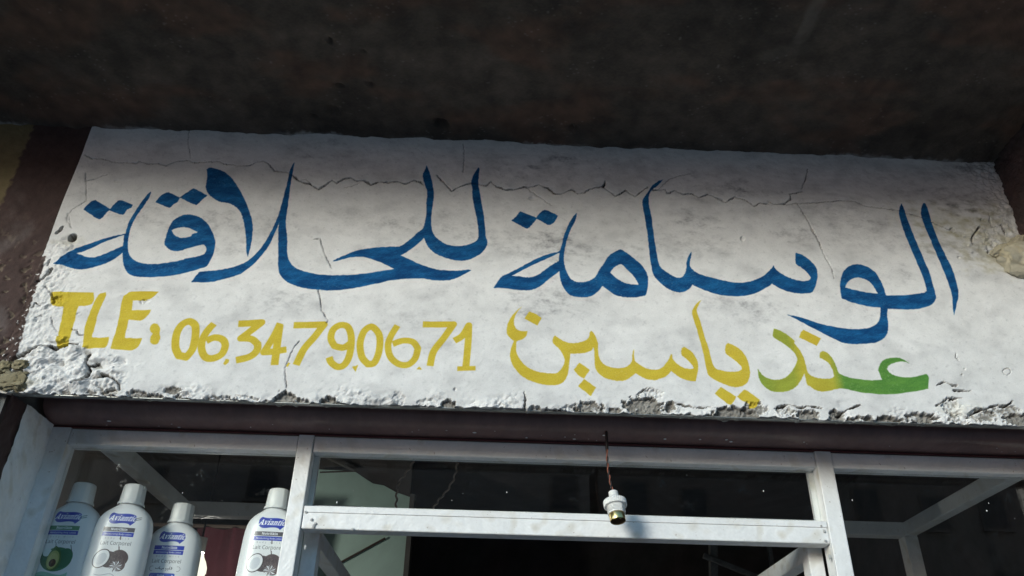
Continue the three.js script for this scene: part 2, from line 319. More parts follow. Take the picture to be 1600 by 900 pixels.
// geometry: front sheet, then rows that turn back under the lower edge
const lowEdge = (x) => 0.0035 * fbm(x * 35, 2.2, 3) + 0.005 * Math.max(0, fbm(x * 60, 8.1, 3) - 0.05) - 0.001;
function wallGeometry() {
  const back = 4, rows = NY + 1 + back, p = new Float32Array(rows * (NX + 1) * 3), uv = new Float32Array(rows * (NX + 1) * 2), idx = new Uint32Array((rows - 1) * NX * 6);
  let k = 0, u = 0;
  for (let r = 0; r < rows; r++) {
    const j = Math.max(0, r - back), b = Math.max(0, back - r);
    for (let i = 0; i <= NX; i++) {
      const x = wx0 + (i / NX) * (wx1 - wx0), y0 = wy0 + (j / NY) * (wy1 - wy0), y = y0 + lowEdge(x) * ss(0.03, 0, y0 - wy0) + (b ? 0.0012 * b : 0);
      p[k++] = x; p[k++] = y; p[k++] = b ? Math.min(ZW + Hgt[i], ZW + 0.004) - b * 0.0045 : ZW + Hgt[j * (NX + 1) + i];
      uv[u++] = (x - wx0) / (wx1 - wx0); uv[u++] = (y0 - wy0) / (wy1 - wy0);
    }
  }
  k = 0;
  for (let r = 0; r + 1 < rows; r++) for (let i = 0; i < NX; i++) { const a = r * (NX + 1) + i, c = a + NX + 1; idx[k++] = a; idx[k++] = a + 1; idx[k++] = c + 1; idx[k++] = a; idx[k++] = c + 1; idx[k++] = c; }
  const g = new THREE.BufferGeometry();
  g.setAttribute('position', new THREE.BufferAttribute(p, 3)); g.setAttribute('uv', new THREE.BufferAttribute(uv, 2)); g.setIndex(new THREE.BufferAttribute(idx, 1));
  g.computeVertexNormals(); return g;
}

// ---- lettering, traced from the photograph (px), closed outlines with kept corners
function smooth(pts, closed = true) {
  const n = pts.length, at = (i) => closed ? pts[(i + n) % n] : pts[Math.max(0, Math.min(n - 1, i))];
  const corner = pts.map((p, i) => { const a = at(i - 1), b = at(i + 1), v1 = [p[0] - a[0], p[1] - a[1]], v2 = [b[0] - p[0], b[1] - p[1]]; return Math.acos(Math.max(-1, Math.min(1, (v1[0] * v2[0] + v1[1] * v2[1]) / (Math.hypot(...v1) * Math.hypot(...v2) || 1)))) > 0.95; });
  const out = [];
  for (let i = 0; i < (closed ? n : n - 1); i++) {
    const p1 = at(i), p2 = at(i + 1), p0 = corner[i] ? p1 : at(i - 1), p3 = corner[(i + 1) % n] ? p2 : at(i + 2);
    for (let s = 0; s < 6; s++) { const t = s / 6, q = [0, 1].map((k) => 0.5 * (2 * p1[k] + (p2[k] - p0[k]) * t + (2 * p0[k] - 5 * p1[k] + 4 * p2[k] - p3[k]) * t * t + (3 * p1[k] - p0[k] - 3 * p2[k] + p3[k]) * t * t * t)); out.push(q); }
  }
  if (!closed) out.push(pts[n - 1]);
  return out;
}
const Z = { a: [70, 250, 4.5], b: [290, 240, 4.0917], c: [500, 250, 4.285], d: [760, 310, 5.2923], e: [990, 270, 4.2867], f: [1220, 300, 3.6], g: [780, 460, 5.623], h: [1030, 460, 5], i: [0, 385, 4], j: [400, 385, 4], k: [1200, 385, 4], l: [1200, 600, 3] };
const T = (...parts) => parts.flatMap(([z, ...list]) => zoomPts(...Z[z], list));
const BLUE = [
  [T(['a', 275, 352, 322, 302, 352, 288, 372, 294, 458, 348, 462, 356, 440, 372, 405, 412, 380, 418, 330, 390])],
  [T(['a', 460, 353, 498, 308, 535, 286, 620, 318, 608, 338, 580, 352, 560, 382, 535, 386, 465, 362])],
  [T(['a', 58, 730, 125, 672, 220, 622, 310, 592, 400, 562, 500, 535, 570, 522, 580, 480, 598, 430, 640, 355, 700, 268, 735, 228, 746, 224, 740, 250, 715, 292, 680, 345, 640, 405, 615, 455, 600, 500, 588, 560, 585, 610, 592, 660, 612, 690, 650, 715, 700, 728, 780, 732, 860, 722, 960, 703],
    ['b', 0, 670, 70, 655, 115, 640, 130, 615, 128, 592, 110, 578, 80, 585, 0, 607], ['a', 960, 635, 915, 640, 880, 630, 850, 605, 842, 580, 850, 545, 862, 500, 880, 455, 910, 415, 960, 388],
    ['b', 0, 387, 40, 388, 85, 402, 130, 435, 165, 490, 185, 545, 188, 575, 178, 630, 155, 685, 130, 720, 90, 735, 0, 760], ['a', 900, 812, 800, 822, 720, 825, 650, 820, 600, 805, 570, 775, 552, 730, 548, 680, 548, 652, 500, 690, 440, 722, 380, 742, 310, 762, 235, 768, 180, 755, 120, 736]),
  T(['a', 222, 655, 300, 632, 390, 592, 470, 560, 560, 530, 557, 560, 552, 605, 500, 628, 430, 658, 370, 680, 335, 685, 290, 680]), T(['a', 888, 492, 915, 478, 960, 468, 1010, 472], ['b', 40, 480, 78, 497, 40, 512], ['a', 1030, 530, 990, 542, 950, 543, 910, 525])],
  [T(['a', 778, 295, 810, 255, 855, 228, 885, 232, 948, 262, 930, 295, 905, 308, 880, 336, 840, 322])],
  [T(['a', 946, 262], ['b', 18, 238, 45, 222, 75, 230, 138, 265, 100, 298, 68, 327, 30, 312, -20, 287])],
  [T(['b', 133, 100, 150, 88, 185, 92, 240, 110, 285, 145, 320, 190, 350, 240, 380, 300, 405, 365, 426, 435, 428, 490, 422, 550, 410, 610, 397, 660, 388, 620, 386, 560, 383, 510, 372, 440, 360, 395, 345, 365, 320, 340, 290, 322, 255, 314, 215, 305, 180, 285, 150, 260, 132, 230, 128, 205, 134, 170, 138, 130])],
  [T(['c', 714, 38, 700, 75, 688, 105, 700, 160, 718, 215, 713, 290, 712, 360, 702, 420, 688, 460, 650, 490, 600, 535, 540, 578, 470, 583, 380, 588, 310, 595, 250, 605, 200, 622, 140, 648, 100, 665, 85, 676, 105, 677, 170, 660, 220, 650, 290, 650, 350, 668, 420, 695, 500, 735, 400, 748, 300, 762, 200, 770, 100, 772, 0, 768],
    ['b', 800, 762, 740, 745, 690, 720, 660, 680, 648, 630, 650, 560, 645, 500, 640, 440, 650, 360, 660, 280, 668, 210, 680, 140, 695, 55, 680, 75, 665, 110, 655, 160, 640, 220, 620, 300, 600, 370, 580, 425, 550, 490, 510, 560, 470, 615, 420, 665, 380, 695, 330, 717, 280, 732, 200, 745, 140, 750, 90, 755, 75, 770, 35, 822, 70, 822, 150, 822, 220, 808, 290, 790, 350, 770, 400, 735, 450, 690, 500, 630, 535, 580, 560, 530, 590, 460, 598, 435, 592, 490, 592, 560, 592, 650, 592, 720, 600, 765, 625, 800, 670, 830, 740, 855, 820, 868],
    ['c', 0, 868, 80, 873, 200, 862, 300, 845, 400, 825, 470, 808, 560, 800, 680, 795, 760, 806, 840, 808, 900, 798, 960, 770, 1012, 742, 985, 738, 920, 745, 850, 742, 780, 735, 700, 712, 620, 680, 540, 643, 580, 620, 640, 575, 697, 522, 712, 560, 730, 590, 770, 625, 820, 650, 880, 668, 940, 677, 1000, 668, 1060, 640, 1100, 605, 1118, 570, 1120, 540, 1110, 510, 1105, 440, 1095, 360, 1082, 290, 1068, 210, 1060, 165, 1063, 100, 1068, 62, 1062, 50, 1045, 72, 1025, 110, 1013, 150, 1020, 190, 1020, 240, 1032, 310, 1048, 380, 1058, 440, 1062, 500, 1055, 530, 1030, 552, 980, 570, 920, 577, 860, 570, 810, 545, 770, 510, 750, 470, 745, 420, 748, 350, 758, 280, 762, 230, 755, 170, 745, 120, 728, 70])],
  [T(['d', 207, 180, 245, 145, 275, 105, 300, 108, 410, 155, 415, 165, 385, 205, 345, 243, 315, 238, 260, 208])],
  [T(['d', 410, 160, 440, 120, 470, 98, 500, 96, 592, 142, 575, 175, 550, 205, 515, 218, 470, 195])],
  [T(['d', 60, 742, 115, 660, 160, 632, 250, 590, 350, 535, 440, 490, 540, 455, 603, 437, 625, 380, 640, 310, 665, 250, 690, 195, 725, 140, 748, 120, 742, 160, 725, 205, 700, 250, 680, 300, 658, 370, 645, 440, 640, 500, 648, 560, 665, 610, 690, 655, 730, 685, 780, 693, 840, 685, 900, 650, 930, 595, 970, 540, 1010, 475, 1060, 440, 1110, 415, 1160, 445, 1230, 500, 1290, 555, 1325, 610, 1338, 670, 1332, 750, 1318, 798, 1250, 812, 1180, 815, 1100, 805, 1040, 780, 960, 722, 920, 770, 870, 805, 800, 817, 730, 812, 680, 790, 640, 740, 615, 680, 604, 600, 540, 650, 470, 705, 400, 748, 330, 762, 250, 758, 160, 745]),
  T(['d', 208, 642, 300, 595, 400, 545, 500, 500, 603, 452, 598, 520, 560, 540, 500, 580, 440, 625, 400, 645, 350, 655, 280, 648]), T(['d', 1025, 612, 1050, 575, 1085, 550, 1120, 543, 1160, 580, 1210, 630, 1240, 670, 1260, 710, 1200, 708, 1130, 690, 1070, 655])],
  [T(['e', 200, 42, 165, 55, 125, 85, 95, 130, 70, 165, 60, 195, 68, 250, 80, 320, 92, 390, 100, 460, 108, 540, 118, 610, 130, 670, 150, 705, 190, 745, 240, 780, 290, 797, 330, 798, 370, 780, 393, 750, 440, 775, 520, 805, 600, 825, 680, 830, 750, 825, 820, 805, 880, 775, 928, 742, 970, 770, 1030, 795, 1100, 808, 1150, 808, 1195, 800, 1220, 750, 1230, 690, 1220, 640, 1190, 600, 1140, 560, 1100, 542, 1083, 540, 1085, 610, 1120, 635, 1160, 670, 1185, 705, 1175, 720, 1140, 728, 1090, 720, 1030, 700, 980, 672, 945, 640, 938, 622, 915, 650, 870, 690, 820, 715, 760, 733, 690, 738, 600, 725, 520, 705, 450, 685, 400, 655, 375, 615, 385, 560, 388, 528, 370, 555, 355, 600, 352, 650, 330, 695, 300, 705, 260, 690, 210, 655, 175, 620, 160, 560, 145, 470, 132, 380, 118, 280, 105, 220, 102, 160, 120, 115, 160, 85])],
  [T(['f', 680, 64, 668, 95, 668, 135, 690, 210, 720, 290, 760, 390, 800, 490, 820, 560, 790, 572, 700, 583, 590, 583, 583, 555, 565, 510, 530, 455, 490, 425, 440, 408, 390, 415, 355, 445, 337, 490, 333, 540, 342, 600, 400, 622, 480, 642, 560, 652, 558, 700, 545, 735, 510, 760, 450, 770, 380, 770, 300, 757, 220, 740, 120, 708, 34, 690, 100, 722, 180, 765, 250, 800, 320, 835, 370, 852, 440, 855, 520, 850, 570, 830, 598, 795, 603, 745, 597, 700, 600, 658, 700, 663, 780, 658, 840, 640, 865, 612, 870, 590, 858, 540, 830, 450, 790, 350, 750, 250, 715, 160, 695, 95]),
  T(['f', 360, 538, 375, 508, 410, 485, 445, 483, 490, 500, 520, 530, 545, 572, 480, 565, 410, 550])],
  [T(['f', 800, 64, 815, 68, 835, 120, 860, 200, 895, 290, 930, 370, 955, 420, 985, 510, 997, 575, 985, 640, 972, 697, 966, 660, 962, 590, 945, 530, 910, 440, 870, 340, 840, 260, 810, 190, 790, 125, 793, 85])],
];
const YELLOW = [
  [T(['g', 200, 108, 150, 150, 105, 205, 75, 265, 66, 330, 80, 370, 110, 400, 130, 412, 110, 460, 97, 510, 97, 560, 115, 620, 150, 670, 200, 720, 270, 758, 350, 785, 440, 798, 510, 795, 560, 770, 590, 730, 605, 690, 615, 610, 625, 520, 700, 517, 760, 508, 810, 490, 828, 458, 838, 500, 838, 580, 845, 640, 870, 685, 920, 725, 980, 745, 1050, 755, 1110, 750, 1160, 720, 1200, 688, 1250, 720, 1310, 745, 1380, 750],
    ['h', 0, 658, 40, 645, 75, 620, 93, 595, 130, 625, 180, 655, 240, 673, 285, 678, 292, 650, 303, 590, 303, 540, 285, 490, 250, 445, 195, 408, 175, 425, 175, 472, 210, 500, 250, 540, 272, 575, 240, 582, 190, 572, 140, 540, 105, 500, 103, 468, 92, 465, 75, 505, 40, 555],
    ['g', 1440, 635, 1400, 655, 1350, 658, 1290, 645, 1230, 610, 1190, 570, 1185, 470, 1170, 530, 1165, 585, 1130, 625, 1070, 645, 1000, 640, 940, 620, 900, 590, 880, 550, 870, 490, 870, 430, 850, 370, 830, 335, 808, 315, 795, 335, 790, 370, 760, 400, 700, 420, 620, 425, 560, 405, 520, 380, 490, 362, 472, 385, 475, 430, 520, 470, 555, 520, 575, 570, 565, 620, 540, 660, 500, 692, 420, 692, 340, 680, 270, 655, 210, 610, 170, 555, 150, 500, 150, 430, 160, 412, 200, 400, 235, 370, 248, 325, 200, 328, 160, 315, 135, 280, 130, 230, 150, 170])],
  [T(['g', 222, 215, 265, 152, 320, 175, 373, 210, 335, 273, 280, 248])], [T(['g', 655, 660, 705, 597, 800, 660, 760, 715, 745, 738, 700, 710])], [T(['g', 745, 740, 852, 815, 805, 893, 695, 805])],
  [T(['h', 328, 45, 290, 75, 265, 115, 257, 150, 275, 215, 300, 290, 330, 400, 350, 480, 370, 580, 385, 625, 430, 660, 500, 695, 570, 717, 630, 718, 680, 695, 705, 650, 710, 605, 700, 545, 680, 490, 640, 435, 590, 400, 540, 378, 522, 395, 520, 455, 560, 490, 610, 530, 640, 560, 648, 580, 625, 597, 560, 602, 490, 592, 435, 570, 410, 510, 380, 400, 350, 310, 320, 210, 297, 150, 295, 110])],
  [T(['h', 437, 770, 475, 730, 500, 728, 605, 795, 580, 840, 545, 850])], [T(['h', 612, 795, 650, 755, 685, 745, 790, 820, 775, 855, 745, 880, 715, 875, 700, 840, 660, 830])],
  [T(['k', 195, 570, 205, 540, 222, 520, 330, 575, 305, 622, 240, 590])],
  [T(['i', 340, 282, 585, 288, 588, 330, 575, 358, 540, 370, 490, 372, 480, 400, 470, 450, 450, 520, 435, 580, 420, 622, 355, 632, 360, 570, 375, 500, 388, 440, 395, 375, 335, 370, 315, 345, 318, 300])],
  [T(['i', 660, 288, 662, 310, 635, 370, 610, 430, 595, 490, 572, 565, 620, 570, 680, 565, 675, 600, 645, 635, 510, 628, 520, 580, 530, 500, 560, 420, 590, 350, 620, 300])],
  [T(['i', 835, 282, 995, 285, 960, 318, 920, 335, 830, 340, 828, 370, 825, 400, 945, 400, 930, 430, 885, 465, 840, 462, 805, 460, 785, 540, 780, 572, 888, 575, 870, 615, 825, 648, 690, 640, 700, 600, 720, 540, 745, 450, 765, 330, 790, 300])],
  [T(['i', 940, 505, 960, 486, 985, 488, 1002, 515, 998, 545, 1002, 575, 988, 608, 960, 614, 938, 598, 942, 568, 958, 548, 940, 530])],
  [T(['i', 1395, 735, 1412, 703, 1434, 708, 1428, 726, 1408, 742])], [T(['j', 185, 745, 200, 722, 215, 728, 195, 752])], [T(['j', 600, 752, 638, 738, 622, 784])], [T(['j', 1003, 770, 1020, 752, 1040, 772])],
];
const STROKES = [  // digits: centre lines and brush width (px)
  [T(['i', 1200, 476, 1222, 500, 1222, 560, 1205, 640, 1165, 692, 1118, 682, 1097, 630, 1105, 550, 1135, 495, 1175, 472]), 11.5, true],
  [T(['i', 1338, 484, 1292, 535, 1264, 590, 1262, 650, 1285, 693, 1330, 700, 1385, 675, 1408, 620, 1390, 582, 1340, 570, 1290, 592]), 11, false],
  [T(['i', 1490, 484, 1560, 480, 1635, 474, 1575, 520, 1505, 574, 1570, 578, 1610, 610, 1605, 650, 1560, 690, 1475, 712]), 11, false],
  [T(['j', 150, 480, 110, 560, 48, 660, 110, 655, 190, 643]), 10.5, false], [T(['j', 148, 490, 133, 600, 115, 740]), 11.5, false],
  [T(['j', 235, 492, 330, 490, 425, 487, 360, 570, 300, 640, 250, 740]), 11, false],
  [T(['j', 590, 605, 545, 632, 490, 622, 468, 575, 482, 520, 525, 492, 570, 500, 592, 545, 595, 610, 580, 690, 550, 740, 510, 752, 470, 725, 457, 692]), 10.5, false],
  [T(['j', 735, 508, 772, 560, 770, 650, 740, 725, 700, 735, 662, 690, 650, 610, 670, 540, 705, 506]), 10.5, true],
  [T(['j', 885, 497, 845, 560, 825, 620, 840, 690, 890, 735, 950, 740, 995, 700, 1012, 640, 980, 600, 920, 592, 855, 612]), 10, false],
  [T(['j', 1043, 490, 1140, 490, 1235, 488, 1170, 580, 1110, 660, 1088, 750]), 10.5, false],
  [T(['j', 1240, 592, 1290, 560, 1330, 495, 1326, 600, 1312, 755]), 10.5, false], [T(['j', 1258, 768, 1372, 766]), 7.5, false],
];
const MIXED = [T(['h', 895, 268, 940, 280, 1000, 315, 1060, 365], ['k', 165, 605, 200, 650, 225, 700, 240, 750, 252, 790, 290, 815, 340, 825, 400, 822, 415, 805, 405, 770, 380, 730, 345, 705, 322, 695, 325, 665, 345, 655, 375, 668, 405, 705, 430, 755, 445, 790, 500, 815, 560, 825, 640, 835, 715, 832, 692, 780, 695, 750, 720, 712, 770, 698, 830, 703, 880, 735, 840, 722, 790, 728, 755, 745, 742, 765, 760, 790, 800, 812, 870, 822, 940, 812, 985, 800, 1000, 820, 998, 885],
  ['l', 740, 25, 640, 42, 540, 48, 440, 38, 350, 18, 280, 32, 230, 30, 195, 8], ['k', 245, 860, 228, 790, 215, 820, 190, 860], ['h', 1080, 710, 1030, 745, 960, 760, 890, 755, 840, 730, 800, 690, 778, 640, 770, 580, 800, 620, 840, 650, 900, 665, 960, 660, 1010, 630, 1050, 580, 1075, 530, 1075, 490, 1040, 440, 980, 390, 895, 335, 890, 300])];

const CW = 2048, CH = Math.round(CW * (wy1 - wy0) / (wx1 - wx0));
const toC = ([a, b]) => { const p = W(a, b); return [(p.x - wx0) / (wx1 - wx0) * CW, CH - (p.y - wy0) / (wy1 - wy0) * CH]; };
const pxScale = CW / (wx1 - wx0) * W(801, 450).distanceTo(W(800, 450));        // canvas px per photo px near the middle
function paintMap() {
  const [cl, g] = canvas(CW, CH), [cd, k] = canvas(CW, CH);
  g.fillStyle = '#000'; g.fillRect(0, 0, CW, CH);
  const trace = (loops, s = true) => { g.beginPath(); for (const l of loops) { const q = (s ? smooth(l) : l).map(([a, b]) => toC([a + 0.45 * n2(a * 0.35, b * 0.35), b + 0.45 * n2(a * 0.35 + 50, b * 0.35)])); q.forEach(([a, b], i) => (i ? g.lineTo(a, b) : g.moveTo(a, b))); g.closePath(); } };
  g.fillStyle = '#ff0000'; for (const l of BLUE) { trace(l); g.fill('evenodd'); }
  g.fillStyle = '#00ff00'; for (const l of YELLOW) { trace(l); g.fill('evenodd'); }
  g.strokeStyle = '#00ff00'; g.lineCap = 'butt'; g.lineJoin = 'round';
  for (const [pts, w, closed] of STROKES) { const q = smooth(pts, closed).map(toC); g.lineWidth = w * pxScale * 0.98; g.beginPath(); q.forEach(([a, b], i) => (i ? g.lineTo(a, b) : g.moveTo(a, b))); if (closed) g.closePath(); g.stroke(); }
  const x0 = toC([1185, 590])[0], x1 = toC([1452, 590])[0], gr = g.createLinearGradient(x0, 0, x1, 0), at = (px) => (px - 1185) / (1452 - 1185);
  for (const [px, green] of [[1185, 0.6], [1215, 0.42], [1240, 0.42], [1256, 0.12], [1300, 0.2], [1309, 0.5], [1318, 0.9], [1452, 1]]) gr.addColorStop(at(px), `rgb(0,${Math.round(255 * (1 - green))},${Math.round(255 * green)})`);
  g.fillStyle = gr; trace(MIXED); g.fill('evenodd');
  // brown paint of the pillar lapping on to the lower left, and of the beam at the upper right
  k.fillStyle = '#000'; k.fillRect(0, 0, CW, CH); k.fillStyle = '#ff0000';
  const poly = (pts) => { k.beginPath(); jag(pts, 1.1).map(toC).forEach(([a, b], i) => (i ? k.lineTo(a, b) : k.moveTo(a, b))); k.closePath(); k.fill(); };
  poly([[60, 440], [50, 470], [40, 500], [36, 525], [24, 560], [0, 585], [-80, 600], [-60, 430], [72, 400]]);
  // crack lines hold dirt
  k.strokeStyle = '#00ff00'; k.lineCap = 'round'; k.lineJoin = 'round';
  for (const c of CRACKS) c.line.forEach((p, i) => { if (!i) return; const o = c.line[i - 1], q = (v) => [(v.x - wx0) / (wx1 - wx0) * CW, CH - (v.y - wy0) / (wy1 - wy0) * CH]; k.lineWidth = Math.max(0.7, c.width * 1.6 * c.vary[i]); k.globalAlpha = Math.min(1, 0.35 + c.width * 0.4) * Math.min(1, c.vary[i] + 0.1); k.beginPath(); k.moveTo(...q(o)); k.lineTo(...q(p)); k.stroke(); });
  const L = g.getImageData(0, 0, CW, CH).data, D = k.getImageData(0, 0, CW, CH).data;
  // stains: places where the photograph shows grey smudges (photo px: x, y, radius, strength)
  const ST = [[610, 350, 26, 0.5], [600, 385, 22, 0.5], [850, 385, 60, 0.42], [870, 460, 60, 0.35], [690, 350, 50, 0.25], [1070, 380, 60, 0.35], [1110, 300, 40, 0.35], [1180, 300, 30, 0.3], [1250, 370, 30, 0.35], [1230, 365, 24, 0.35], [1370, 370, 60, 0.3], [1410, 430, 30, 0.4], [1420, 290, 60, 0.25], [1490, 310, 40, 0.4], [1520, 250, 40, 0.45], [1200, 480, 34, 0.4], [1130, 475, 40, 0.35], [840, 480, 40, 0.35], [810, 490, 30, 0.3],
    [340, 345, 40, 0.3], [355, 390, 30, 0.3], [320, 340, 25, 0.25], [540, 340, 40, 0.2], [470, 470, 40, 0.2], [700, 540, 40, 0.15], [310, 520, 40, 0.2], [1280, 250, 60, 0.2], [980, 300, 50, 0.15], [520, 240, 50, 0.2], [860, 270, 60, 0.25], [930, 240, 80, 0.2], [250, 350, 9, 0.6], [430, 340, 30, 0.2], [740, 370, 40, 0.3], [1500, 390, 40, 0.35], [760, 260, 50, 0.25], [1085, 272, 16, 0.9], [1145, 288, 18, 0.9], [1185, 265, 14, 0.8], [1155, 300, 9, 0.8], [1480, 275, 14, 0.9], [1495, 325, 22, 0.8], [1510, 262, 18, 0.8], [1390, 245, 12, 0.6], [880, 250, 16, 0.7], [840, 262, 10, 0.7], [805, 252, 9, 0.6], [520, 226, 16, 0.6], [478, 244, 9, 0.6], [600, 258, 12, 0.5], [1000, 252, 14, 0.5], [865, 375, 30, 0.5], [880, 365, 14, 0.7], [1090, 345, 30, 0.5], [1060, 335, 20, 0.5], [1345, 480, 40, 0.25], [1180, 500, 22, 0.5], [640, 500, 50, 0.25], [430, 470, 40, 0.3], [220, 330, 60, 0.25], [400, 360, 50, 0.25], [940, 400, 50, 0.25], [1300, 330, 60, 0.3]].map(([a, b, r, s]) => { const [c, mx] = toM(a, b, r, r); return [c.x, c.y, mx, s]; });
  const TAN = [[1525, 370, 70, 0.8], [1560, 410, 45, 1], [1470, 340, 60, 0.4], [105, 378, 20, 0.9], [180, 612, 12, 0.7], [1500, 640, 26, 0.4], [1560, 330, 30, 0.5], [25, 600, 30, 1]].map(([a, b, r, s]) => { const [c, mx] = toM(a, b, r, r); return [c.x, c.y, mx, s]; });
  const st = new Float32Array(CW * CH), tn = new Float32Array(CW * CH);
  for (const [arr, list] of [[st, ST], [tn, TAN]]) for (const [cx, cy, r, s] of list) {
    const i0 = Math.max(0, Math.floor((cx - 1.4 * r - wx0) / (wx1 - wx0) * CW)), i1 = Math.min(CW - 1, Math.ceil((cx + 1.4 * r - wx0) / (wx1 - wx0) * CW)), j0 = Math.max(0, Math.floor((cy - 1.4 * r - wy0) / (wy1 - wy0) * CH)), j1 = Math.min(CH - 1, Math.ceil((cy + 1.4 * r - wy0) / (wy1 - wy0) * CH));
    for (let j = j0; j <= j1; j++) for (let i = i0; i <= i1; i++) { const x = wx0 + i / CW * (wx1 - wx0), y = wy0 + j / CH * (wy1 - wy0); arr[j * CW + i] = Math.min(1, arr[j * CW + i] + s * (r < 0.025 ? 0.6 : 1) * ss(1.35, 0.1, Math.hypot((x - cx) * 0.85, (y - cy) * 1.9) / r + 1.1 * fbm(x * 22 + y * 9, y * 40, 3))); }
  }
  const lumaBlue = [lin(0.004, 0.048, 0.15), lin(0.012, 0.12, 0.30)], yel = [lin(0.50, 0.365, 0.03), lin(0.59, 0.465, 0.045)], gre = [lin(0.045, 0.165, 0.03), lin(0.10, 0.27, 0.045)];
  const s3 = (c) => { const q = c.clone().convertLinearToSRGB(); return [q.r, q.g, q.b]; };
  const cB = lumaBlue.map(s3), cY = yel.map(s3), cG = gre.map(s3), brown = [[0.285, 0.23, 0.215], [0.37, 0.325, 0.31]];
  return texData(CW, CH, (i, j) => {
    const x = wx0 + (i / CW) * (wx1 - wx0), y = wy0 + (j / CH) * (wy1 - wy0), o = ((CH - 1 - j) * CW + i) * 4;
    const big = fbm(x * 4, y * 6, 3), mid = fbm(x * 26, y * 30, 3, n2b), fine = n2(x * 420, y * 420), grit = n2b(x * 900, y * 900);
    let v = 0.855 + 0.035 * big + 0.03 * mid + 0.02 * fine + 0.016 * grit;
    let c = [v, v * 0.997, v * 0.99];
    // smudges of grey dirt with a grain of their own
    const s = st[j * CW + i], gr = Math.max(0, 0.6 * fbm(x * 34 + y * 12, y * 60 - x * 8, 4) + 0.5 * fbm(x * 120, y * 170, 3, n2b) + 0.2), dirt = s * (0.2 + 1.05 * gr) + 0.34 * Math.max(0, fbm(x * 9 + 9, y * 13, 5) - 0.06) + 0.5 * Math.max(0, fbm(x * 70, y * 80 + 3, 3, n2b) - 0.30) + 0.9 * Math.max(0, n2(x * 260, y * 260) * 0.6 + 0.4 * n2b(x * 110, y * 110) - 0.66);
    c = c.map((q, m) => q * (1 - dirt * [0.40, 0.40, 0.385][m]));
    // rusty, yellowish old coat
    const t = tn[j * CW + i] * (0.45 + 0.9 * Math.max(0, 0.4 + fbm(x * 40, y * 40, 3)));
    c = c.map((q, m) => q * (1 - t * [0.15, 0.165, 0.235][m]));
    // bare grey mortar where chips have come off
    const hI = Math.round(j / CH * NY) * (NX + 1) + Math.round(i / CW * NX), hh = Hgt[hI] ?? 0, bare = ss(-0.0045, -0.0075, hh) * 0.85;
    c = c.map((q, m) => lerp(q, [0.47, 0.455, 0.43][m] * (1 + 0.25 * mid + 0.1 * fine), bare));
    // letters: brushed paint, thinner and thicker along the stroke
    const a = L[o] / 255, b = L[o + 1] / 255, e = L[o + 2] / 255, wear = 1 - 0.5 * ss(0.36, 0.62, fbm(x * 120, y * 120, 3) + 0.25 * grit) ;
    const str = 0.5 + 0.45 * fbm(x * 14 + y * 8, y * 46 - x * 10, 3) + 0.5 * fbm(x * 60 + y * 40, y * 330 - x * 120, 2, n2b) * 0.6 + 0.12 * fine;
    const put = (cov, pal, w) => { if (cov > 0.003) { const f = Math.max(0, Math.min(1, w)); c = c.map((q, m) => lerp(q, lerp(pal[0][m], pal[1][m], f) * (1 + 0.05 * fine), cov)); } };
    put(a * (1 - 0.22 * ss(0.25, 0.6, fbm(x * 150, y * 150, 3) + 0.2 * grit) * ss(-0.1, 0.4, fbm(x * 8, y * 8 + 40, 2))), cB, (str - 0.5) * 1.7 + 0.42 + ss(W(1240, 0).x, W(1330, 0).x, x) * 0.6 * ss(W(1300, 455).y, W(1300, 520).y, y));
    if (b + e > 0.004) { const cov = Math.min(1, b + e), mix = e / (b + e); const f = Math.max(0, Math.min(1, str)); c = c.map((q, m) => lerp(q, lerp(lerp(cY[0][m], cY[1][m], f), lerp(cG[0][m], cG[1][m], f), mix) * (1 + 0.05 * fine), cov * (0.96 - 0.2 * ss(0.25, 0.6, fbm(x * 150, y * 150, 3) + 0.2 * grit) * ss(-0.1, 0.4, fbm(x * 8, y * 8 + 40, 2))))); }
    // brown paint
    const br = D[o] / 255; if (br > 0) { const f = Math.max(0, Math.min(1, 0.5 + big + 0.6 * mid)); c = c.map((q, m) => lerp(q, lerp(brown[0][m], brown[1][m], f) * (1 + 0.06 * fine), br * ss(0.5, 0.3, fbm(x * 80, y * 80, 3)))); }
    const dk = D[o + 1] / 255; if (dk > 0) c = c.map((q, m) => lerp(q, [0.19, 0.175, 0.165][m], dk * 0.92));
    return c;
  });
}
const map = paintMap(); map.wrapS = map.wrapT = THREE.ClampToEdgeWrapping;
const wallBump = bumpFine.clone(); wallBump.repeat.set((wx1 - wx0) / 0.25, (wy1 - wy0) / 0.25); wallBump.needsUpdate = true;
{
  const wall = thing('sign_wall', 'white plastered wall with blue Arabic lettering and a yellow phone number', 'wall');
  add('plaster_face', wallGeometry(), phys({ map, bumpMap: wallBump, bumpScale: 0.0004, roughness: 0.92, specularIntensity: 0.3 }), wall);
  add('lintel_core', box(xWL - 0.5, xWR + 0.45, H + 0.09, TOP + 0.12, ZW - 0.20, ZW - 0.022, 0), M.greyInside, wall);
}

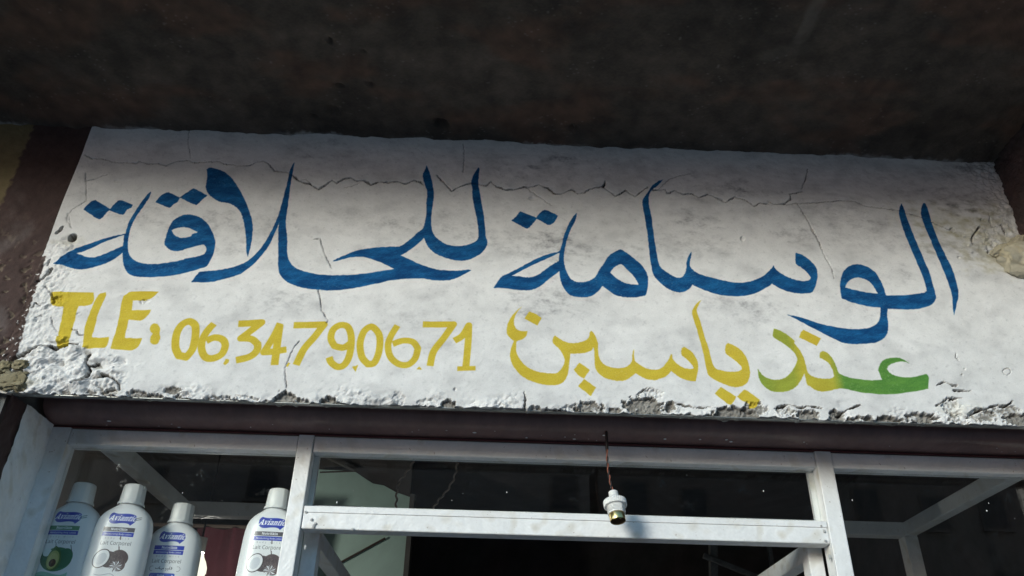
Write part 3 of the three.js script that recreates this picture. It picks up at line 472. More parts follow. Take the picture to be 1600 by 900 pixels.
// ================================================================== PILLAR, JAMBS AND OVERHANG
// a rough rendered face: nx x ny grid on a plane, moved along its normal
function roughFace(o, u, v, w, h, res, hf) {
  const nx = Math.max(2, Math.round(w / res)), ny = Math.max(2, Math.round(h / res)), n = u.clone().cross(v), p = [], uv = [], idx = [];
  for (let j = 0; j <= ny; j++) for (let i = 0; i <= nx; i++) {
    const a = i / nx * w, b = j / ny * h, q = o.clone().addScaledVector(u, a).addScaledVector(v, b), d = hf(a, b, q);
    q.addScaledVector(n, d); p.push(q.x, q.y, q.z); uv.push(a, b);
  }
  for (let j = 0; j < ny; j++) for (let i = 0; i < nx; i++) { const a = j * (nx + 1) + i, c = a + nx + 1; idx.push(a, a + 1, c + 1, a, c + 1, c); }
  const g = new THREE.BufferGeometry();
  g.setAttribute('position', new THREE.Float32BufferAttribute(p, 3)); g.setAttribute('uv', new THREE.Float32BufferAttribute(uv, 2)); g.setIndex(idx); g.computeVertexNormals(); return g;
}
{
  // pillar: brown paint with a wavy margin against an older ochre coat
  const x0 = -1.25, w = xWL - x0, y0 = 0.12, h = TOP + 0.02 - y0, S = [1024, 2048];
  const margin = [[58, 185], [50, 200], [40, 222], [30, 245], [26, 262], [14, 290], [0, 318], [-40, 410]].map(([a, b]) => P(a, b, ZW));
  const edgeAt = (y) => { for (let i = 0; i + 1 < margin.length; i++) if (y <= margin[i].y && y >= margin[i + 1].y) return lerp(margin[i + 1].x, margin[i].x, (y - margin[i + 1].y) / (margin[i].y - margin[i + 1].y)); return y > margin[0].y ? margin[0].x : margin[margin.length - 1].x; };
  const topY = P(90, 184, ZW).y;
  const tex = texData(S[0], S[1], (i, j) => {
    const x = x0 + i / S[0] * w, y = y0 + j / S[1] * h, big = fbm(x * 5, y * 5, 3), mid = fbm(x * 28, y * 28, 3, n2b), fine = n2(x * 300, y * 300);
    const isBrown = ss(-0.004, 0.004, x - edgeAt(y) + 0.006 * fbm(x * 50, y * 50, 2)) * ss(0.004, -0.004, y - topY + 0.004 * fbm(x * 60, 3, 2));
    const worn = ss(0.0, 0.6, fbm(x * 9 + 5, y * 7, 5)) * 0.55 * ss(2.62, 2.4, y), b = [0.265, 0.21, 0.20].map((c, m) => lerp(c, [0.40, 0.375, 0.37][m], worn) * (1 + 0.12 * mid + 0.05 * fine));
    const oc = [0.44, 0.395, 0.29].map((c) => c * (1 + 0.10 * big + 0.08 * mid + 0.04 * fine));
    const bare = ss(0.30, 0.38, fbm(x * 30 + 2, y * 30, 3)) * ss(2.5, 2.3, y);
    return b.map((c, m) => lerp(lerp(oc[m], c, isBrown), [0.46, 0.42, 0.36][m], bare * 0.8));
  });
  const pit = (x, y) => -0.004 * ss(0.30, 0.40, fbm(x * 30 + 2, y * 30, 3)) * ss(2.5, 2.3, y);
  const pillar = thing('pillar', 'dark brown painted pillar with an ochre margin left of the white sign wall', 'pillar');
  const hf = (a, b, q) => { const near = ss(0.02, 0, xWL - q.x) * ss(H + 0.26, H + 0.16, q.y), d = 0.003 * fbm(q.x * 5, q.y * 5, 2) + 0.0016 * fbm(q.x * 30, q.y * 30, 3) + 0.0006 * fbm(q.x * 130, q.y * 130, 2) + pit(q.x, q.y); return d + near * 0.003 * fbm(q.x * 70, q.y * 70, 2) - 0.002; };
  const g1 = roughFace(V(x0, H - 0.6, ZW), V(1, 0, 0), V(0, 1, 0), w, TOP + 0.02 - (H - 0.6), 0.003, hf);
  const p = g1.attributes.position, uv = g1.attributes.uv;
  for (let i = 0; i < p.count; i++) uv.setXY(i, (p.getX(i) - x0) / w, (p.getY(i) - y0) / h);
  // below the lintel the pillar ends at the jamb of the opening
  for (let i = 0; i < p.count; i++) if (p.getY(i) < H - 0.004) p.setX(i, Math.min(p.getX(i), xJL + 0.004 * fbm(p.getY(i) * 20, 1, 2)));
  g1.computeVertexNormals(); tex.wrapS = tex.wrapT = THREE.ClampToEdgeWrapping;
  const pb = bumpFine.clone(); pb.repeat.set(w / 0.25, h / 0.25); pb.needsUpdate = true;
  add('painted_face', g1, phys({ map: tex, bumpMap: pb, bumpScale: 0.0006, roughness: 0.8, specularIntensity: 0.4 }), pillar);
  add('core', box(x0 - 0.4, xJL - 0.012, 0.12, TOP + 0.1, ZW - 0.21, ZW - 0.016, 0), M.greyInside, pillar);
  // jamb: brown at the street side, white paint by the frame
  const zb = -1.212;
  add('jamb_face', roughFace(V(xJL + 0.001, 0.13, ZW - 0.005), V(0, 0, -1), V(0, 1, 0), ZW - 0.005 - zb, H - 0.13, 0.006, (a, b, q) => -0.0035 * fbm(q.z * 40, q.y * 25, 3)).applyMatrix4(new THREE.Matrix4()), M.brownPaint, pillar);
  add('white_jamb_face', roughFace(V(xJL + 0.0055, 0.13, zb + 0.003), V(0, 0, -1), V(0, 1, 0), zb + 0.003 - ZF - 0.004 + 0.012, H - 0.13, 0.004, (a, b, q) => -0.002 * fbm(q.z * 60, q.y * 30, 3) - 0.0025 * ss(0.012, 0, a + 0.006 * fbm(q.y * 45, 7, 3))), M.whitePaint, pillar);
  // stones showing at the foot of the sign wall
  const stoneMat = std({ map: grainTex(256, [0.50, 0.47, 0.38], 0.22, [4, 12, 40, 90], [0.03, 0.02, 0], 0.12), bumpMap: bumpFine, bumpScale: 0.001, roughness: 0.95 });
  for (const [a, b, rx, ry, k] of [[22, 596, 23, 14, 1], [6, 575, 13, 10, 2], [33, 572, 12, 8, 3]]) {
    const c = P(a, b, ZW + 0.001), s = P(a + rx, b, ZW).distanceTo(P(a, b, ZW)), t = P(a, b + ry, ZW).distanceTo(P(a, b, ZW));
    const g = mergeVertices(new THREE.IcosahedronGeometry(1, 12).deleteAttribute('uv').deleteAttribute('normal')), q = g.attributes.position;
    for (let i = 0; i < q.count; i++) { const v = V().fromBufferAttribute(q, i), e = v.clone(); v.set(Math.sign(e.x) * Math.abs(e.x) ** 0.75, Math.sign(e.y) * Math.abs(e.y) ** 0.75, e.z).multiplyScalar(1 + 0.2 * n3(e.x * 1.7 + k * 9, e.y * 1.7, e.z * 1.7) + 0.09 * n3(e.x * 5, e.y * 5 + k, e.z * 5) + 0.04 * n3(e.x * 14, e.y * 14 + k, e.z * 14)); q.setXYZ(i, v.x * s, v.y * t, v.z * 0.010); }
    g.computeVertexNormals(); metricUV(g); g.translate(c.x, c.y, c.z);
    add('stone', g, stoneMat, pillar);
  }
  // right-hand pillar of the opening (beyond the frame's right post)
  const right = thing('pillar', 'brown painted pillar right of the shop window', 'pillar');
  add('core', box(xJR + 0.006, 1.9, 0.12, H + 0.010, ZW - 0.21, ZW - 0.008, 0.004), M.brownPaint, right);
}
// overhang: dark, sooty, stained concrete
let soffitMat;
{
  const x0 = -2.6, x1 = 2.6, z0 = -1.9, z1 = ZO, S = 1536, S2 = 512;
  const onSoffit = (a, b) => { const d = V((a - 800) / 1250, (450 - b) / 1250, -1).applyQuaternion(camera.quaternion), t = (TOP - 1.65) / d.y; return [d.x * t, d.z * t]; };
  const seg = (x, z, [ax, az], [bx, bz]) => { const t = Math.max(0, Math.min(1, ((x - ax) * (bx - ax) + (z - az) * (bz - az)) / ((bx - ax) ** 2 + (bz - az) ** 2))); return Math.hypot(x - ax - t * (bx - ax), z - az - t * (bz - az)); };
  const smear = [onSoffit(1290, -20), onSoffit(1268, 18), onSoffit(1252, 56)], rub = [onSoffit(1255, 75), onSoffit(1195, 85)];
  const tex = texData(S, S2, (i, j) => {
    const x = x0 + i / S * (x1 - x0), z = z1 - j / S2 * (z1 - z0), big = fbm(x * 3.2, z * 4, 4), warm = fbm(x * 2.6 + 8, z * 5 - 2, 4, n2b), mid = fbm(x * 16, z * 18, 4, n2b), fine = n2(x * 220, z * 220);
    let c = [0.275, 0.247, 0.222].map((q) => q * (1 + 0.32 * big + 0.26 * mid + 0.1 * fine));
    const r = ss(-0.05, 0.4, warm); c = c.map((q, m) => lerp(q, [0.345, 0.26, 0.215][m] * (1 + 0.25 * mid), r * 0.75));
    const sm = ss(0.016, 0.008, Math.min(seg(x, z, smear[0], smear[1]), seg(x, z, smear[1], smear[2])) + 0.008 * mid) * (0.75 + 0.5 * mid), rb = ss(0.02, 0.004, seg(x, z, rub[0], rub[1]) + 0.012 * mid) * 0.35; c = c.map((q, m) => lerp(q, [0.42, 0.40, 0.37][m], Math.min(1, 0.75 * sm + rb)));
    const drip = Math.max(0, fbm(x * 9, z * 3.5, 4, n2b) - 0.1); c = c.map((q) => q * (1 - 0.4 * drip));
    const lap = ss(0.010, 0.002, z - ZW + 0.010 * fbm(x * 30, 3.3, 4) + 0.004 * fbm(x * 160, z * 160, 2)) * ss(-0.25, 0.3, fbm(x * 5 + 12, 1.7, 3)); c = c.map((q) => lerp(q, 0.62, 0.8 * lap));
    const pale = ss(0.76, 0.84, n2b(x * 95, z * 95)) * ss(0.2, 0.5, n2(x * 7, z * 7)) * 0.35; c = c.map((q) => lerp(q, 0.62, pale));
    return c;
  });
  tex.wrapS = tex.wrapT = THREE.ClampToEdgeWrapping;
  soffitMat = std({ map: tex, bumpMap: bumpFine.clone(), bumpScale: 0.0015, roughness: 0.93 });
  soffitMat.bumpMap.repeat.set((x1 - x0) / 0.4, (z1 - z0) / 0.4); soffitMat.bumpMap.needsUpdate = true;
  const slab = thing('concrete_overhang', 'dark stained concrete slab overhanging the sign wall', 'overhang');
  const g = roughFace(V(x0, TOP, z1), V(1, 0, 0), V(0, 0, -1), x1 - x0, z1 - z0, 0.006, (a, b, q) => 0);
  const p = g.attributes.position, uv = g.attributes.uv;
  const pits = [[520, 172, 15, 5], [490, 183, 8, 3], [570, 82, 3, 2], [530, 132, 5, 3], [580, 130, 6, 2], [515, 63, 6, 2], [895, 200, 8, 4], [690, 195, 12, 4]].map(([a, b, rx]) => { const d = V((a - 800) / 1250, (450 - b) / 1250, -1).applyQuaternion(camera.quaternion), t = (TOP - 1.65) / d.y; return [d.x * t, d.z * t, rx * 0.0011]; });
  for (let i = 0; i < p.count; i++) {
    const x = p.getX(i), z = p.getZ(i), lip = ss(0.05, 0, z - ZW) ;
    let y = TOP + 0.008 * fbm(x * 2, z * 2.5, 3) + 0.0025 * fbm(x * 14, z * 14, 3) + 0.0008 * fbm(x * 60, z * 60, 2) - lip * (0.004 + 0.005 * fbm(x * 16, 4, 3));
    for (const [a, b, r] of pits) y += 0.012 * ss(1.1, 0.7, Math.hypot((x - a) / r, (z - b) / (r * 0.8)) + 0.4 * fbm(x * 80, z * 80, 2));
    p.setY(i, y); uv.setXY(i, (x - x0) / (x1 - x0), (z1 - z) / (z1 - z0));
  }
  g.computeVertexNormals();
  add('underside', g, soffitMat, slab);
  add('slab_body', box(x0 + 0.002, x1 - 0.002, TOP + 0.016, TOP + 0.17, -4.3, ZO - 0.001, 0.004), M.greyInside, slab);
  add('front_edge', box(x0, x1, TOP - 0.006, TOP + 0.18, ZO, ZO + 0.02, 0.006), M.render2, slab);
}
// cantilever beam under the overhang at the right end of the sign
{
  const bx = xWR + 0.006, yb = P(1596, 385, ZW).y;
  const beam = thing('bracket_beam', 'rough dark brown bracket beam under the overhang at the end of the sign', 'beam');
  const bm = std({ map: grainTex(256, [0.27, 0.215, 0.205], 0.3, [5, 14, 40, 90], [0.03, 0.01, 0.01], 0.2), bumpMap: bumpFine, bumpScale: 0.002, roughness: 0.85 });
  add('beam_side', roughFace(V(bx, yb, ZO - 0.01), V(0, 0, -1), V(0, 1, 0), ZO - 0.01 - ZW + 0.02, TOP + 0.02 - yb, 0.004, (a, b, q) => -(0.004 * fbm(q.z * 20, q.y * 20, 3) + 0.004 * fbm(q.z * 70, q.y * 70, 3)) ), bm, beam);
  add('beam_body', box(bx + 0.010, bx + 0.22, yb + 0.006, TOP + 0.015, ZW - 0.02, ZO - 0.012, 0.008), bm, beam);
  // pale plaster swelling where the beam meets the wall
  const lumpMat = std({ map: grainTex(256, [0.70, 0.67, 0.585], 0.12, [4, 10, 30, 80], [0.03, 0.02, 0], 0.15), bumpMap: bumpFine, bumpScale: 0.001, roughness: 0.85 });
  for (const [a, b, rx, ry, dz, k] of [[1602, 408, 42, 26, 0.030, 1], [1562, 392, 17, 7, 0.012, 2], [1590, 378, 16, 7, 0.014, 3]]) {
    const c = P(a, b, ZW + 0.002), s = P(a + rx, b, ZW).distanceTo(P(a, b, ZW)), t = P(a, b + ry, ZW).distanceTo(P(a, b, ZW));
    const g = mergeVertices(new THREE.IcosahedronGeometry(1, 14).deleteAttribute('uv').deleteAttribute('normal')), q = g.attributes.position;
    for (let i = 0; i < q.count; i++) { const e = V().fromBufferAttribute(q, i), v = e.clone().multiplyScalar(1 + 0.12 * n3(e.x * 1.5 + k * 7, e.y * 1.5, e.z * 1.5) + 0.05 * n3(e.x * 5, e.y * 5 + k, e.z * 5) + 0.02 * n3(e.x * 15, e.y * 15, e.z * 15 + k)); v.set(v.x * s, v.y * t, v.z * dz); if (k > 1) v.applyAxisAngle(V(0, 0, 1), 0.5); q.setXYZ(i, v.x, v.y, v.z); }
    g.computeVertexNormals(); metricUV(g); g.translate(c.x, c.y, c.z);
    add('plaster_lump', g, lumpMat, beam);
  }
}
// brown sheet-metal soffit behind the sign wall, with the dark shutter slot in front of it
{
  const prof = []; // z, y going back
  prof.push([-1.250, H + 0.088], [-1.2505, H + 0.038], [-1.2525, H + 0.025], [-1.257, H + 0.0155], [-1.2645, H + 0.0095], [-1.275, H + 0.0055], [-1.289, H + 0.0022], [-1.3035, H]);
  const nx = 300, p = [], uv = [], idx = [], xa = xJL + 0.001, xb = xJR - 0.001;
  for (let j = 0; j < prof.length; j++) for (let i = 0; i <= nx; i++) { const x = lerp(xa, xb, i / nx); p.push(x, prof[j][1] + 0.0012 * fbm(x * 6, prof[j][0] * 9, 2) * (j / 7), prof[j][0]); uv.push(x, prof[j][0]); }
  for (let j = 0; j + 1 < prof.length; j++) for (let i = 0; i < nx; i++) { const a = j * (nx + 1) + i, c = a + nx + 1; idx.push(a, c + 1, a + 1, a, c, c + 1); }
  const g = new THREE.BufferGeometry(); g.setAttribute('position', new THREE.Float32BufferAttribute(p, 3)); g.setAttribute('uv', new THREE.Float32BufferAttribute(uv, 2)); g.setIndex(idx); g.computeVertexNormals();
  const plate = thing('shutter_box', 'dark brown metal soffit of the roller shutter slot above the window frame', 'shutter box');
  add('soffit_plate', g, M.platePaint, plate);
  add('slot_lining', box(xJL, xJR + 0.1, H + 0.004, H + 0.089, ZW - 0.030, ZW - 0.0225, 0), M.brownPaint, plate);
  add('slot_edge', box(xJL, xJR + 0.1, H - 0.0012, H + 0.0004, ZW - 0.014, ZW - 0.006, 0.0005), M.steel, plate);
  add('seam', box(xJL + 0.004, xJR - 0.004, H - 0.0035, H - 0.0005, ZF - 0.002, ZF + 0.0025, 0.0008), M.redSeam, plate);
  // flecks of paint spilt on the brown metal
  const fl = []; for (let k = 0; k < 34; k++) { const x = lerp(xa + 0.05, xb - 0.05, rnd()), z = lerp(-1.300, -1.272, rnd() ** 0.8), r = 0.0006 + 0.0013 * rnd() ** 3; const s = new THREE.SphereGeometry(r, 6, 4); s.scale(1 + rnd() * 1.5, 0.5, 1 + rnd()); s.translate(x, H + 0.0004 + (z + 1.3035) * 0.13, z); fl.push(s); }
  const m = add('paint_flecks', mergeGeometries(fl), M.cap, plate); m.userData.kind = 'stuff';
}

// ================================================================== WHITE STEEL SHOP FRAME WITH PANES
{
  const D = 0.03, zb = ZF - D, pr = 0.0025;
  const frame = thing('shop_frame', 'white painted steel shopfront frame with glass side panes and transom', 'window frame');
  const yl = 0.125;
  const post = (name, a, b) => add(name, box(a, b, yl, yRailTop, zb, ZF + pr, 0.0025), M.whitePaint, frame);
  post('outer_post', xF0 - 0.034, xF0); post('mullion', xM0, xM1); post('mullion', xM2, xM3); post('outer_post', xF1, xF1 + 0.034);
  for (const [a, b] of [[xF0, xM0], [xM1, xM2], [xM3, xF1]]) add('top_rail', box(a, b, yRailBot, yRailTop - 0.002, zb, ZF, 0.0025), M.whitePaint, frame);
  add('transom_bar', box(xM1, xM2, yBarBot, yBarTop, zb, ZF, 0.0025), M.whitePaint, frame);
  // thin seam where the bar is made of two sections
  add('bar_flange', box(xM1 + 0.001, xM2 - 0.001, lerp(yBarBot, yBarTop, 0.70), yBarTop - 0.001, ZF - 0.001, ZF + 0.0016, 0.0008), M.whitePaint, frame);
  for (const [a, b] of [[xF0, xM0], [xM3, xF1]]) add('bottom_rail', box(a, b, 0.9, 0.94, zb, ZF, 0.0025), M.whitePaint, frame);
  for (const [a, b] of [[xF0, xM0], [xM3, xF1]]) add('kick_panel', box(a, b, 0.13, 0.9, zb + 0.006, ZF - 0.008, 0.001), M.whitePaint, frame);
  // glazing beads and panes
  const pane = (a, b, y0, y1) => { add('pane', box(a + 0.0005, b - 0.0005, y0 + 0.0005, y1 - 0.0005, ZF - 0.020, ZF - 0.016, 0), M.glass, frame); };
  pane(xF0, xM0, 0.94, yRailBot); pane(xM1, xM2, yBarTop, yRailBot); pane(xM3, xF1, 0.94, yRailBot);
  const bead = (a, b, y0, y1) => add('glazing_bead', box(a, b, y0, y1, ZF - 0.029, ZF - 0.0205, 0.001), M.whitePaint, frame);
  bead(xM1, xM1 + 0.009, yBarTop, yRailBot); bead(xM2 - 0.009, xM2, yBarTop, yRailBot); bead(xM1 + 0.009, xM2 - 0.009, yBarTop, yBarTop + 0.006);
  // weld beads and runs of paint at the joints
  const lump = (px, py, r, sy = 1) => { const c = P(px, py, ZF + pr - 0.001), g = new THREE.SphereGeometry(r, 10, 8); g.scale(1 + 0.4 * n2(px, py), sy, 0.55); g.translate(c.x, c.y, c.z); return g; };
  add('weld_beads', mergeGeometries([[487, 812, 0.0024], [493, 818, 0.002], [490, 822, 0.0022, 1.5], [478, 800, 0.002], [1283, 822, 0.002], [1288, 830, 0.002, 1.4], [1290, 845, 0.002], [551, 827, 0.0022], [477, 855, 0.002, 2], [1296, 870, 0.002, 2], [466, 730, 0.0018, 2], [1293, 760, 0.0015]].map((a) => lump(...a))), M.whitePaint, frame).userData.kind = 'stuff';
  // specks of whitewash on the panes
  const fl = []; for (let k = 0; k < 13; k++) { const a = rnd(), [x0, x1] = a < 0.6 ? [xM1, xM2] : a < 0.8 ? [xF0, xM0] : [xM3, xF1], y = lerp(yBarTop, yRailBot, rnd()) - (a < 0.6 ? 0 : 0.06 * rnd()); const s = new THREE.SphereGeometry(0.0004 + 0.0007 * rnd() ** 2, 6, 5); s.scale(1, 1 + rnd(), 0.4); s.translate(lerp(x0 + 0.01, x1 - 0.01, rnd()), y, ZF - 0.0158); fl.push(s); }
  add('whitewash_specks', mergeGeometries(fl), M.cap, frame).userData.kind = 'stuff';
}

// ================================================================== LAMP HOLDER ON ITS FLEX
{
  const zl = -1.252, c = P(960, 800, zl), pTop = P(958, 768.5, zl), pBot = P(964, 822, zl), up = pTop.clone().sub(pBot).normalize(), L = pTop.distanceTo(pBot), k = 0.001 * L / 0.0545;
  const lamp = thing('lamp_holder', 'empty white bulb holder with brass socket hanging on a thin flex', 'lamp holder', pTop);
  const q = new THREE.Quaternion().setFromUnitVectors(V(0, 1, 0), up.clone().applyAxisAngle(V(1, 0, 0), -0.26));
  const body = (name, prof, mat, seg = 48) => { const g = new THREE.LatheGeometry(prof.map(([r, y]) => new THREE.Vector2(r * k, -y * k)).reverse(), seg); g.applyQuaternion(q); return add(name, toCreasedNormals(g, 0.6), mat, lamp); };
  body('cap', [[0.01, 0], [6.6, 0], [7.6, 0.8], [7.7, 6], [8, 9], [9.2, 11], [11.5, 13.2], [14, 15.5], [15.4, 17], [15.8, 18.5], [13, 18.6]], M.plastic);
  // ribbed collar
  { const s = new THREE.Shape(), N = 36; for (let i = 0; i < N * 4; i++) { const a = i / (N * 4) * Math.PI * 2, r = (17.2 + ((i % 4) < 2 ? 0.55 : -0.55)) * k; i ? s.lineTo(r * Math.cos(a), r * Math.sin(a)) : s.moveTo(r * Math.cos(a), r * Math.sin(a)); }
    const hole = new THREE.Path(); hole.absarc(0, 0, 12.6 * k, 0, Math.PI * 2, true); s.holes.push(hole);
    const g = new THREE.ExtrudeGeometry(s, { depth: 8.2 * k, bevelEnabled: true, bevelThickness: 0.8 * k, bevelSize: 0.7 * k, bevelSegments: 2, curveSegments: 40 }); g.rotateX(Math.PI / 2); g.translate(0, -17.6 * k, 0); g.applyQuaternion(q); add('ribbed_collar', g, M.plastic, lamp); }
  const thread = [[12.4, 26]]; for (let t = 0; t < 5; t++) thread.push([14.3, 27 + t * 2.3], [14.5, 27.9 + t * 2.3], [13.4, 28.6 + t * 2.3], [13.4, 29.1 + t * 2.3]);
  thread.push([14, 39], [13.6, 40], [12.2, 40.2]);
  body('threaded_sleeve', thread, M.plastic);
  body('brass_socket', [[12.1, 38], [12.3, 40], [12.4, 50.5], [12.1, 52], [11.6, 52], [11.4, 50], [11.3, 40]], M.brass);
  body('socket_inside', [[11.2, 51], [11.15, 44], [0.01, 43.8]], M.brassIn);
  const contact = new THREE.SphereGeometry(2 * k, 12, 8); for (const s of [-1, 1]) { const g = contact.clone(); g.scale(1, 1.4, 1); g.translate(s * 4.5 * k, -46 * k, 0); g.applyQuaternion(q); add('contact', g, M.brass, lamp); }
  // twin flex
  const a0 = P(948, 694.5, zl), loc = (v) => v.clone().sub(pTop), pts = []; const path = new THREE.CatmullRomCurve3([V(a0.x, H + 0.004, zl - 0.002), P(948.5, 712, zl), P(949.5, 728, zl), P(951.5, 742, zl), P(954.5, 757, zl), pTop.clone().addScaledVector(up, -0.004)]);
  for (const s of [0, Math.PI]) {
    const w = []; for (let t = 0; t <= 60; t++) { const p = path.getPoint(t / 60), ang = t * 0.42 + s; w.push(loc(p.add(V(Math.cos(ang) * 0.0011, 0, Math.sin(ang) * 0.0011)))); }
    add('flex', tube(w, 0.0011, 120, 7), s ? M.copperWire : M.blackWire, lamp);
  }
  const sl = new THREE.CylinderGeometry(0.0022, 0.0024, 0.03, 12); sl.translate(a0.x - pTop.x + 0.0003, H - 0.013 - pTop.y, zl - pTop.z); add('flex_sleeve', sl, M.blackWire, lamp);
}

// ================================================================== DISPLAY CASES BEHIND THE SIDE PANES
const ZB = -1.76;
{
  const yT = P(1400, 829, ZB).y + 0.015, bw = 0.03;
  const make = (xa, xb, inner, label) => {                    // xa < xb, inner: the side toward the doorway
    const c = thing('display_case', label, 'display case'), zf = ZF - 0.046;
    const outer = inner === xa ? xb : xa, s = Math.sign(outer - inner);
    add('back_rail', box(xa, xb, yT - bw, yT, ZB - bw / 2, ZB + bw / 2), M.whitePaint, c);
    add('back_post', box(outer - s * bw, outer, 0.13, yT - bw, ZB - bw / 2, ZB + bw / 2), M.whitePaint, c);
    const yI = yBarBot + 0.016;                                // the doorway side is lower, level with the transom bar
    add('front_post', box(inner, inner + s * bw * 0.85, 0.13, yI, zf - bw, zf), M.whitePaint, c);
    add('back_post', box(inner, inner + s * bw, 0.13, yI - bw, ZB - bw / 2, ZB + bw / 2), M.whitePaint, c);
    add('side_rail', box(inner + s * 0.002, inner + s * (bw - 0.002), yI - bw + 0.001, yI - 0.001, ZB - bw / 2, zf - bw), M.whitePaint, c);
    add('side_rail', box(outer - s * (bw - 0.002), outer - s * 0.002, yT - bw + 0.001, yT - 0.001, ZB + bw / 2, ZF - 0.031), M.whitePaint, c);
    add('shelf', box(xa + 0.032, xb - 0.032, shelfY - 0.016, shelfY, ZB + 0.016, ZF - 0.032, 0.002), M.whitePaint, c);
    for (const x of [xa + 0.034, xb - 0.046]) add('shelf_bracket', box(x - 0.02, x + 0.03, shelfY - 0.034, shelfY - 0.0165, ZB - 0.014, ZF - 0.034, 0.001), M.whitePaint, c);
    return c;
  };
  var RISE = 0.014, shelfY = P(128, 757, -1.354).y - 0.229 - RISE;
  make(xF0 + 0.03, xM1 + 0.022, xM1 + 0.022, 'white steel display case with lotion bottles behind the pane left of the doorway');
  const left = scene.children.find((o) => o.name === 'display_case');
  for (const [px, w] of [[174, 0.098], [438, 0.05]]) { const p = P(px, 761, -1.354); add('riser', box(p.x - w, Math.min(p.x + w, xM1), shelfY + 0.0003, shelfY + RISE, -1.383, -1.3335, 0.001), M.whitePaint, left); }
  make(xM2 - 0.022, xF1 - 0.02, xM2 - 0.022, 'empty white steel display case behind the pane right of the doorway');
}

